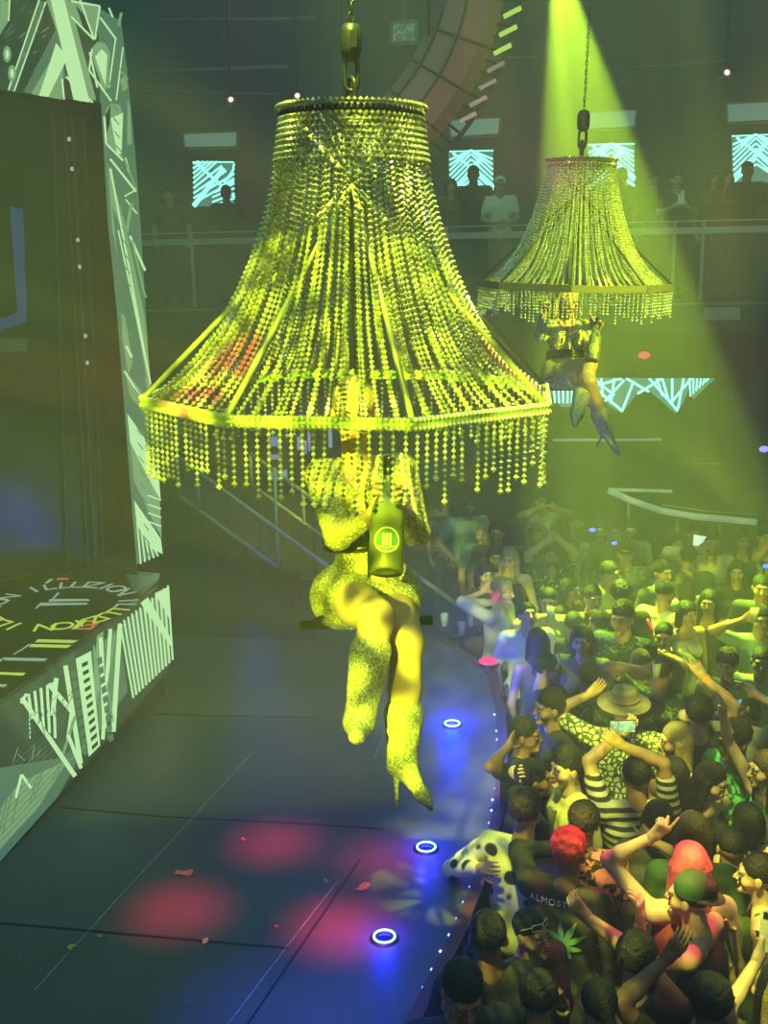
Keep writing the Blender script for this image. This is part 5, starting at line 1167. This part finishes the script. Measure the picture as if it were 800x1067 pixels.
# -- people: far rows first
F_ = dict
crowd = [
 ('woman in a pale patterned dress at the rear left beneath the bead fringe', (465, 521), F_(yaw=0, top=CAMO, hair='long', face='f', sleeve='short', hc=HBRN)),
 ('man in an open pale grey shirt looking down, rear left of the crowd', (488, 527), F_(yaw=-10, top=TEAL, sleeve='short', hp=25, L='belly', R='hip', h=1.78)),
 ('fair haired person in a light teal shirt left of the faint red beam', (503, 556), F_(yaw=20, top=TEAL, hc=HBLD, skin=1, L='belly', R='down')),
 ('person half hidden behind the fair haired one in teal', (517, 556), F_(yaw=10, top=BRN, skin=2)),
 ('woman in a brown top beside the teal shirt', (516, 581), F_(yaw=0, top=BRN, hair='long', face='f', sleeve='none', L='belly')),
 ('woman with long light brown hair and bare arms at the rear left', (530, 583), F_(yaw=15, top=DGR, hair='long', hc=HBLD, face='f', sleeve='none', skin=1)),
 ('tall man in a grey T-shirt filming at the back with raised phone', (565, 522), F_(yaw=0, top=GRY, h=1.86, L='phone', R='phone', low=DGR)),
 ('dark skinned woman with pulled back hair below the tall grey T-shirt', (558, 557), F_(yaw=-5, top=BRN, hair='bun', face='f', skin=2)),
 ('bearded man with upturned face raising a phone in both hands', (573, 581), F_(yaw=-5, top=mat('black_tee_yellow_print', (.02, .02, .02), .8, pattern='noise', pscale=16, thr=.62, col2=(.7, .65, .25)), L=(.05, -.12, .23), R=(-.04, -.13, .22), hp=-22, hL='hold', hR='hold')),
 ('curly fair haired person holding a pink glow stick', (524, 617), F_(yaw=-60, top=BEI, hair='curly', hc=HBLD, skin=1, L=(-.05, -.12, -.12), R=(-.12, .0, -.1), sleeve='long')),
 ('person with a raised fist near the faint red beam', (505, 599), F_(yaw=-20, top=BRN, R='face', hair='bob', face='f', skin=1)),
 ('man in a white T-shirt looking up beside the stage corner', (550, 642), F_(yaw=-10, top=WHT, hp=-25, hair='short', L='down', R='down')),
 ('woman seen from behind with long straight bluish lit hair', (559, 668), F_(yaw=165, top=DGR, hair='long', hc=HBRN, face='f', sleeve='none')),
 ('man in a pale T-shirt lifting a drink to his face', (571, 627), F_(yaw=10, top=BEI, R='mouth', L='down', hair='fade')),
 ('man in a cream T-shirt with turned head behind the raised hand', (636, 598), F_(yaw=-55, top=YEL, skin=0, L='down', R='down', lean=12)),
 ('person covering the mouth with a raised hand', (618, 624), F_(yaw=-10, top=BRN, L='mouth', R='down', hair='short', hy=0)),
 ('person in a pale sleeveless top at the rear, blue pin lights beside', (625, 553), F_(yaw=10, top=WHT, hair='bob', face='f', sleeve='none', skin=1)),
 ('man in a dim green shirt at the rear, left of the red beam', (640, 555), F_(yaw=0, top=GRN)),
 ('man in a grey T-shirt under the red beam at the rear', (656, 553), F_(yaw=5, top=GRY)),
 ('man with a dark cap in a camouflage shirt', (652, 577), F_(yaw=15, top=CAMO, hair='fade', cap=('cap', False, BLK), h=1.75)),
 ('man in a yellowish T-shirt with back to us among the middle rows', (624, 650), F_(yaw=150, top=YEL, skin=0, hair='short')),
 ('smiling man at the right of the red beam', (690, 597), F_(yaw=-30, top=DGR, face='mo', skin=0)),
 ('man in a bright white T-shirt turned away, middle of the crowd', (693, 619), F_(yaw=-130, top=WHT, hair='fade', skin=0, h=1.72, lean=10)),
 ('dark haired man seen from behind in front of the white T-shirt', (646, 621), F_(yaw=170, top=BLK, hair='curly')),
 ('man in an open dark floral shirt looking left', (648, 645), F_(yaw=35, top=DFLO, skin=0, face='mo', hair='tall', L='chest', h=1.74)),
 ('man with hand to his mouth smoking a cigarette in the middle rows', (691, 664), F_(yaw=20, top=DGR, R='mouth', L='mouth', hair='fade')),
 ('tall man in dark clothes turned away, behind the middle rows', (716, 581), F_(yaw=175, top=GRN, h=1.82)),
 ('bearded man in a beige shirt lit from a white screen', (741, 566), F_(yaw=10, top=BEI, h=1.82, hair='tall', R=(-.16, -.05, -.05), sleeve='long')),
 ('woman with dark hair and one arm raised at the right rear', (774, 563), F_(yaw=0, top=DGR, hair='long', face='f', L='up', sleeve='none', h=1.74)),
 ('woman in black with long dark hair looking at the far performer', (768, 596), F_(yaw=10, top=BLK, hair='long', face='f', hy=10)),
 ('woman with very long dark hair in a black scoop neck top', (738, 628), F_(yaw=25, top=BLK, hair='long', face='f', skin=0, sleeve='none')),
 ('man with short dark hair at the right edge below the woman in black', (793, 613), F_(yaw=15, top=DGR, hair='short')),
 ('person lifting a glass at the right edge', (793, 646), F_(yaw=5, top=TEAL, hair='short', R=(-.18, -.1, .04), hR='hold')),
 ('woman in pale sleeveless top, middle right', (716, 640), F_(yaw=-20, top=BEI, hair='bob', face='f', sleeve='none', h=1.62)),
 ('person in a mint T-shirt behind the long haired woman', (712, 607), F_(yaw=165, top=TEAL, hair='long', hc=HBRN, face='f')),
 ('man in black with glasses seen in profile, blue light on shoulder', (570, 697), F_(yaw=-80, top=BLK, glasses='on', R=(.12, .05, -.02), hR='open', hair='short', h=1.76)),
 ('man with yellow lit face looking left over the stage edge', (572, 738), F_(yaw=78, top=BLK, hair='tall', h=1.74)),
 ('dark haired man in black at the stage edge looking right', (548, 766), F_(yaw=-70, top=BLK, skin=2, R=(-.13, -.12, -.02), hR='open', hair='short', L='down')),
 ('man in a pale yellow polo shirt reaching left over the stage', (590, 801), F_(yaw=72, top=YEL, R=(-.26, -.10, .02), hR='relax', hair='tall', h=1.74, L='down', skin=1)),
 ('man in a brimmed hat and yellow green patterned shirt, arm out', (650, 737), F_(yaw=-165, top=YPAT, cap=('brim', False, mat('felt_hat', (.22, .18, .13), .85)), hair='fade', L=(-.20, .15, .03), hL='relax', h=1.8, hp=-5)),
 ('person behind the hat with a glass held up', (690, 700), F_(yaw=-140, top=DFLO, hair='short', L=(-.14, .0, .02), h=1.7, skin=2)),
 ('man in dark clothes raising a banded wrist with two fingers out', (728, 745), F_(yaw=-170, top=BLK, R=(.01, -.02, .27), hR='peace', band='R', hair='curly', h=1.76)),
 ('woman with dark curly hair, middle right behind the raised wrist', (757, 693), F_(yaw=30, top=DGR, hair='curly', face='f', hc=HBRN)),
 ('bearded man in a grey shirt shading his eyes with a banded wrist', (768, 736), F_(yaw=45, top=GRY, L=(.10, -.06, .10), hL='relax', band='L', hair='fade', cap=('cap', False, GRN), R=(-.14, -.1, -.02), hR='hold', skin=1)),
 ('long haired woman in profile facing left in the yellow light', (702, 772), F_(yaw=85, top=BRN, hair='long', hc=HBLD, face='f', skin=1, sleeve='none')),
 ('curly haired man in sunglasses and a green patterned shirt', (764, 773), F_(yaw=60, top=GPAT, hair='curly', glasses='on', skin=0, h=1.74)),
 ('man in a striped T-shirt seen from behind filming with a phone', (662, 808), F_(yaw=178, top=STRIPE, hair='short', R=(-.09, -.02, .20), L=(-.04, .16, .19), hL='hold', hR='hold', h=1.76, vox=.013)),
 ('smiling woman with long dark hair, pink light on her shoulder', (742, 815), F_(yaw=-40, top=BLK, hair='long', face='fo', sleeve='none', hy=-10, hp=12, tilt=8, skin=1)),
 ('person in a green lit top at the right edge, arm lifted', (796, 802), F_(yaw=80, top=GPAT, hair='long', hc=HBRN, face='f', R='up', sleeve='none', skin=1)),
 ('woman with straight black hair and bare yellow lit shoulders, from behind', (777, 856), F_(yaw=165, top=BLK, hair='bob', face='f', sleeve='none', hc=HBLK, skin=1)),
 ('person with dark red lit hair touching one ear with a pink hand', (686, 853), F_(yaw=-160, top=DGR, hair='bob', face='f', hc=HBRN, R=(-.06, -.12, -.06), hR='point')),
 ('long haired person in dark green bending forward', (722, 868), F_(yaw=-170, top=GRN, hair='long', hc=HBRN, face='f', lean=14)),
 ('person in a white polka dot shirt leaning over the stage edge', (548, 847), F_(yaw=-150, top=DOTS, hair='curly', hc=HBRN, sleeve='long', L=(-.26, -.08, -.28), R='chest', h=1.74, skin=0, lean=10, vox=.013)),
 ('person in a pink floral shirt beside the dyed red hair', (608, 858), F_(yaw=-165, top=FLOR, hair='curly', hc=HBRN, skin=2, h=1.72, vox=.014)),
 ('man with dyed red curls in a dark shirt lettered across the back', (593, 889), F_(yaw=-150, top=mat('maroon_green_tee', (.05, .03, .025), .85, nscale=3, col2=(.04, .07, .03)), hair='curly', hc=HRED, skin=2, sleeve='long', L='face', h=1.76, vox=.013)),
 ('pink haired woman seen from behind raising one finger', (717, 901), F_(yaw=175, top=RED, hair='long', hc=HPNK, face='f', sleeve='none', L=(-.17, .02, .14), hL='point', R='down', eL=(.5, -.2, -1), skin=1)),
 ('woman in a backward green cap and black tank top, bare back', (717, 935), F_(yaw=125, top=BLK, hair='bun', hc=HBRN, face='f', sleeve='none', cap=('cap', True, mat('green_cap_cloth', (.05, .13, .04), .8)), L=(-.21, .02, -.12), eL=(0, 0, -1), R=(-.14, -.14, -.25), hL='relax', skin=1, h=1.66, vox=.013, lean=10)),
 ('woman with hair in a bun and bare shoulders in yellow and pink light', (788, 912), F_(yaw=110, top=mat('dark_bikini_top', (.05, .08, .02), .7), hair='bun', face='f', sleeve='none', skin=1, L='down', R=(-.15, -.05, -.25))),
 ('man with sunglasses on his head raising two fingers to his cheek', (554, 974), F_(yaw=-32, top=BLK, hair='fade', glasses='top', skin=0, L=(.10, -.16, -.20), hL='peace', eL=(.2, 0, -1), hy=-8, hp=-8, h=1.60, vox=.012)),
 ('dark haired person in black seen from behind, left of the sunglasses man', (507, 975), F_(yaw=170, top=BLK, hair='short', skin=2, h=1.70, vox=.014)),
 ('man with short dark hair looking down, nearest at the bottom edge', (482, 1034), F_(yaw=-14, top=NAVY, hair='tall', skin=0, hp=24, h=1.66, vox=.011)),
 ('dark haired man in black from behind with one arm reaching up left', (663, 1000), F_(yaw=-165, top=BLK, hair='curly', skin=0, R=(-.25, .34, .10), hR='relax', eR=(-.1, -.2, 1), h=1.7, vox=.013)),
 ('curly dark head at the bottom edge with an open reddish hand raised', (738, 1046), F_(yaw=175, top=BLK, hair='curly', skin=2, L=(-.17, .05, .17), hL='open', R='down', h=1.7, vox=.013)),
 ('person in dark red at the bottom, forearms lifted in pink light', (622, 1046), F_(yaw=170, top=RED, hair='pony', hc=HBLK, face='f', sleeve='none', skin=1, L='down', R='down', h=1.62)),
 ('fair haired person at the bottom right corner', (802, 1030), F_(yaw=150, top=DGR, hair='long', hc=HBLD, face='f', skin=1, R='down', L=(-.09, -.08, .20), hL='hold', vox=.014)),
 ('person in a red and black striped top left of the dark back of head', (497, 999), F_(yaw=-170, top=PRED, hair='short', h=1.5, hc=HBLK)),
 ('man in black between the polo shirt and the stage edge', (556, 812), F_(yaw=-100, top=BLK, hair='short', skin=2, h=1.66)),
 ('person in dark clothes behind the dark floral shirt', (606, 668), F_(yaw=20, top=DGR, hair='bob', face='f', h=1.66)),
 ('dark haired man turned away left of the brimmed hat', (612, 706), F_(yaw=160, top=DFLO, hair='short', h=1.68)),
 ('woman with dark hair between the striped T-shirt and the long haired woman', (700, 806), F_(yaw=150, top=BLK, hair='long', face='f', h=1.62)),
 ('man in grey near the right edge above the sunglasses man', (793, 690), F_(yaw=20, top=GRY, hair='short', skin=2)),
 ('dim man under the curved handrail at the right rear', (722, 556), F_(yaw=0, top=GRN, h=1.6)),
 ('dim woman in the last row beneath the curved handrail post', (706, 566), F_(yaw=0, top=BRN, hair='long', face='f', h=1.6)),
 ('dim man in the last row at the far right', (797, 560), F_(yaw=0, top=GRY, hair='short', h=1.7)),
 ('dim person in the last row between grey T-shirt and red beam', (600, 545), F_(yaw=0, top=BLK, h=1.68)),
 ('person with dark bob looking right, left of the hand over the mouth', (594, 615), F_(yaw=-50, top=BLK, hair='bob', face='f', h=1.62)),
 ('man in black behind the glasses wearer, near the pale T-shirt', (597, 650), F_(yaw=-170, top=BLK, hair='short')),
 ('person with brown hair behind the smoking man', (666, 690), F_(yaw=170, top=DGR, hair='bob', hc=HBRN, face='f', h=1.66)),
 ('man in dark green left of the woman with the bare shoulders', (762, 884), F_(yaw=-175, top=GRN, hair='fade', h=1.6)),
 ('woman in brown at the right edge behind the bun', (800, 870), F_(yaw=120, top=BRN, hair='long', hc=HBRN, face='f', skin=1, h=1.64)),
 ('dark haired person in black at the bottom edge right of the navy shirt', (560, 1040), F_(yaw=178, top=BLK, hair='curly', h=1.58)),
]
HB = {}
for lab, hd, kw in crowd:
    g, hh = person(lab, hd, **kw); HB[lab[:24]] = (g, hh)
def hb(s): 
    for k_, v_ in HB.items():
        if k_.startswith(s[:24]): return v_[1]
    raise KeyError(s)
# -- guests on the balcony
QG = QB - nB * .55
for lab, (u, v), kw in [
    ('dim guest in dark clothes on the left balcony', (176, 208), F_(top=BRN, skin=0)), ('dark guest in front of the left wall screen', (236, 213), F_(top=BLK, skin=3)),
    ('reddish lit guest beside the near chandelier on the balcony', (470, 196), F_(top=BRN, hair='bob', face='f', h=1.68)), ('bald silhouetted guest against the cyan screen between the chandeliers', (493, 182), F_(top=BLK, skin=3, hair='fade', h=1.82, yaw=10)),
    ('guest in a white cap and pale T-shirt on the balcony', (521, 194), F_(top=WHT, low=KHAK, cap=('cap', False, WHT), hair='fade', R='belly', L='belly', h=1.72)), ('silhouetted guest behind the green beam on the balcony', (648, 184), F_(top=BLK, skin=3, hair='fade', h=1.72)),
    ('smiling guest holding a pale phone on the balcony', (705, 189), F_(top=DGR, face='mo', R='chest', L='chest', skin=1)), ('guest in brown at the right part of the balcony', (744, 188), F_(top=BRN, hair='bob', face='f', skin=0)),
    ('silhouetted guest before the rightmost wall screen', (779, 178), F_(top=BLK, skin=3, hair='fade', h=1.78)), ('dim guest in olive left of the phone holder', (682, 194), F_(top=GRN, h=1.64)), ('guest in dark red next to the rightmost silhouette', (758, 192), F_(top=RED, hair='long', face='f', h=1.66))]:
    hw = PP(u, v, QG, nB); h_ = kw.pop('h', None); h2 = (hw.z - ZD) / 1.585 * 1.7
    g, hh = person(lab, (u, v), floor=ZD, pos=hw, h=max(1.4, min(2.0, h2)), yaw=kw.pop('yaw', 0), group=None, **kw)
    if 'pale phone' in lab: phone(hh['R'] + Vector((0, -.03, .06)), 0, 'pale phone held by the smiling balcony guest', col=mat('white_phone', (.7, .7, .7), .3))
# -- things in hands and around
phone(hb('bearded man with upturned')['L'] * .5 + hb('bearded man with upturned')['R'] * .5 + Vector((0, -.01, .03)), 180, 'dark phone raised above the bearded man with upturned face')
phone(hb('tall man in a grey T-shir')['L'] * .5 + hb('tall man in a grey T-shir')['R'] * .5 + Vector((0, -.01, .03)), 180, 'dark phone of the tall man in grey at the back')
h_ = hb('man in a striped T-shirt'); o = phone(h_['L'] * .5 + h_['R'] * .5 + Vector((0, -.02, .04)), 0, 'phone showing a bright picture, held up by the striped T-shirt man', screen=mat('lit_phone_screen', (.1, .1, .1), .2, emit=(.35, .6, .4), es=.7, pattern='noise', pscale=30, col2=(.3, .5, .4))); o.rotation_euler = (0, math.pi / 2, math.pi)
h_ = hb('bearded man in a grey sh'); phone(h_['R'] + Vector((0, -.02, .06)), 150, 'blue lit phone beside the man shading his eyes', screen=mat('blue_phone_screen', (.1, .1, .1), .2, emit=(.2, .45, .9), es=1.1))
h_ = hb('fair haired person at the'); phone(h_['L'] + Vector((0, -.02, .06)), 20, 'white phone held up at the lower right edge', col=mat('white_phone', (.7, .7, .7), .3), size=1.15)
cup(hb('man in a pale T-shirt lif')['R'] + Vector((-.01, -.04, -.03)), 'clear cup lifted by the man in the pale T-shirt')
cup(hb('person lifting a glass at')['R'] + Vector((-.01, -.04, -.03)), 'clear glass raised at the right edge of the crowd')
cup(hb('person behind the hat wit')['L'] + Vector((0, -.04, -.03)), 'clear glass held behind the brimmed hat')
# glow stick and pin lights
q = hb('curly fair haired person')['L']; gs = empty('glow_stick', q + Vector((0, -.03, 0)), label='pink glow stick held by the curly fair haired person', cat='glow stick')
for i in range(5):
    k = MB(); k.tube([(0, 0, 0), ((i - 2) * .022, -.01, .10 + .02 * (i % 2))], .004, 6); k.build('glowing_rod', m_pk, gs)
for (u, v, d, r, m_, lab) in ((617, 552, 11.6, .035, m_bdot, 'small blue light near the rear of the crowd, left of three'), (640, 566, 11.2, .03, m_bdot, 'small blue light in the rear crowd, beside the camouflage shirt'), (798, 590, 10.6, .035, m_bdot, 'small blue light at the right edge of the crowd'), (796, 468, 12.4, .06, mat('pale_violet_light', (.2, .2, .4), .4, emit=(.4, .4, 1), es=1.2), 'pale violet lamp at the right edge under the balcony'), (671, 370, 12.6, .07, m_pk, 'hot pink round lamp on the balcony front under the beam')):
    q = P(u, v, d); o = empty('pin_light', q, label=lab, cat='small lamp'); k = MB(); k.ball((0, 0, 0), (r, r * .5, r * .62), 12); k.build('lens', m_, o)
    k = MB(); k.lathe([(r * .5, 0), (r * .9, .02), (r * .9, .09), (r * .3, .1)], 12, M_=Matrix.Rotation(R_(-90), 3, 'X')); k.build('housing', m_black, o)
    if v > 480:
        k = MB(); k.tube([(0, .05, 0), (0, .05, -q.z)], .01, 6); k.build('pole', m_black, o)
q = PZ(509, 690, ZS + .03); o = empty('pink_lamp', q, label='flat hot pink glowing lamp on the corner of the stage edge', cat='stage lamp'); k = MB()
k.lathe([(.001, .03), (.06, .03), (.085, .015), (.085, 0)], 20, caps=False); k.build('glowing_dome', m_pk, o); k = MB(); k.lathe([(.09, -.03), (.09, 0), (.086, .005)], 20); k.build('base', m_black, o)
k = MB(); q = hb('bearded man in a beige s')['R']; dq = (q - CAM).dot(fw) - .02; k.slab([P(u, v, dq) for u, v in ((722, 568), (723, 557), (728, 558), (736, 559), (733, 564), (727, 569))], -fw, .01); recentre(k.build('glowing_card', mat('white_glowing_card', (.8, .85, .8), .5, emit=(.6, .85, .7), es=.9), label='bright white glowing card beside the beige shirted man', cat='card'))  # the card material glows by itself
q = P(691, 668, 1); 
h_ = hb('man with hand to his mou')
k = MB(); a_ = h_['head'] + Vector((.03, -.13, -.04)); k.tube([a_, a_ + Vector((-.01, -.06, 0))], .004, 6); k.ball(a_ + Vector((-.01, -.062, 0)), .005, 6, 1); recentre(k.build('cigarette', [WHT, mat('ember', (.5, .2, .1), .5, emit=(1, .5, .2), es=1.5)], label='cigarette at the lips of the man with hand to his mouth', cat='cigarette'))
q = P(676, 651, 9.5); k = MB(); k.tube([P(674, 645, 9.4), P(680, 656, 9.4)], .012, 8); recentre(k.build('glow_stick', m_pk, label='short red glowing stick above the smoking man', cat='glow stick'))
# cocktail table behind the stage corner
tq = PZ(480, 652, 1.1); tb = empty('cocktail_table', (tq.x, tq.y, 0), label='small dark cocktail table behind the stage corner', cat='table')
k = MB(); k.lathe([(.24, 1.07), (.26, 1.08), (.26, 1.10), (.25, 1.105)], 28); k.build('table_top', mat('dark_laminate', (.03, .03, .032), .3), tb)
k = MB(); k.lathe([(.03, .03), (.03, 1.07)], 12); k.build('pole', m_black, tb)
k = MB(); k.lathe([(.26, 0), (.26, .02), (.05, .04)], 24); k.build('base', m_black, tb)
for u, v, lab in ((463, 652, 'clear cup on the dark table, leftmost'), (481, 661, 'clear cup on the dark table beside the bottle')): cup(PZ(u, v, 1.105), lab, .04, .12)
bq = PZ(490, 652, 1.105); o = empty('water_bottle', bq, label='small pale water bottle on the dark cocktail table', cat='bottle'); k = MB(); k.lathe([(.026, 0), (.03, .01), (.03, .13), (.012, .17), (.012, .19)], 14); k.build('body', mat('pale_bottle', (.5, .55, .55), .2), o); k = MB(); k.lathe([(.015, .188), (.015, .205)], 12); k.build('cap', WHT, o)
# lettering and leaf print on the dark shirt, wristwatch
gg, h_ = [v_ for k_, v_ in HB.items() if k_.startswith('man with dyed red curls')][0]
from mathutils.bvhtree import BVHTree
shm = [c_ for c_ in gg.children if c_.name.startswith('shirt')][0].data
bvh = BVHTree.FromPolygons([v.co for v in shm.vertices], [p.vertices for p in shm.polygons])
def onto_back(o, dx, z0, lift):
    """print laid on the curved back of the shirt"""
    for v in o.data.vertices:
        x, z = dx - v.co.x, z0 + v.co.y; h = bvh.ray_cast(Vector((x, 1, z)), Vector((0, -1, 0)))
        v.co = (x, (h[0].y if h[0] is not None else .14) + lift + v.co.z, z)
t_ = text_mesh('ALMOST', .046, mat('white_print', (.75, .75, .7), .7), gg, 'printed_word', 1.2); onto_back(t_, .065, 1.415, .006)
k = MB()
for a_, l_ in ((100, .13), (65, .16), (35, .14), (140, .11), (-5, .10), (-50, .08)):
    a_ = R_(a_); d = Vector((math.cos(a_), math.sin(a_), 0)); n_ = Vector((-d.y, d.x, 0)); m_ = 6
    vs = [d * l_ * i_ / m_ + n_ * sg * .016 * math.sin(math.pi * i_ / m_) for i_ in range(m_ + 1) for sg in (-1, 1)]
    k.add(vs, [(2 * i_, 2 * i_ + 1, 2 * i_ + 3, 2 * i_ + 2) for i_ in range(m_)])
o = k.build('leaf_print', mat('green_leaf_print', (.25, .55, .2), .7), gg); onto_back(o, -.03, 1.22, .006)
gg, h_ = [v_ for k_, v_ in HB.items() if k_.startswith('man with sunglasses on')][0]
inv = (Matrix.Translation(gg.location) @ Matrix.Rotation(gg.rotation_euler.z, 4, 'Z')).inverted()
k = MB(); q = inv @ (h_['L'] + Vector((.03, .0, -.12))); k.lathe([(.030, -.010), (.033, 0), (.030, .010)], 16, c=q, caps=False); k.lathe([(.001, -.006), (.016, -.006), (.016, .0)], 14, c=q + Vector((0, -.034, 0)), M_=Matrix.Rotation(R_(90), 3, 'X')); k.build('wristwatch', mat('pale_green_watch', (.5, .62, .35), .3, metal=.5), gg)
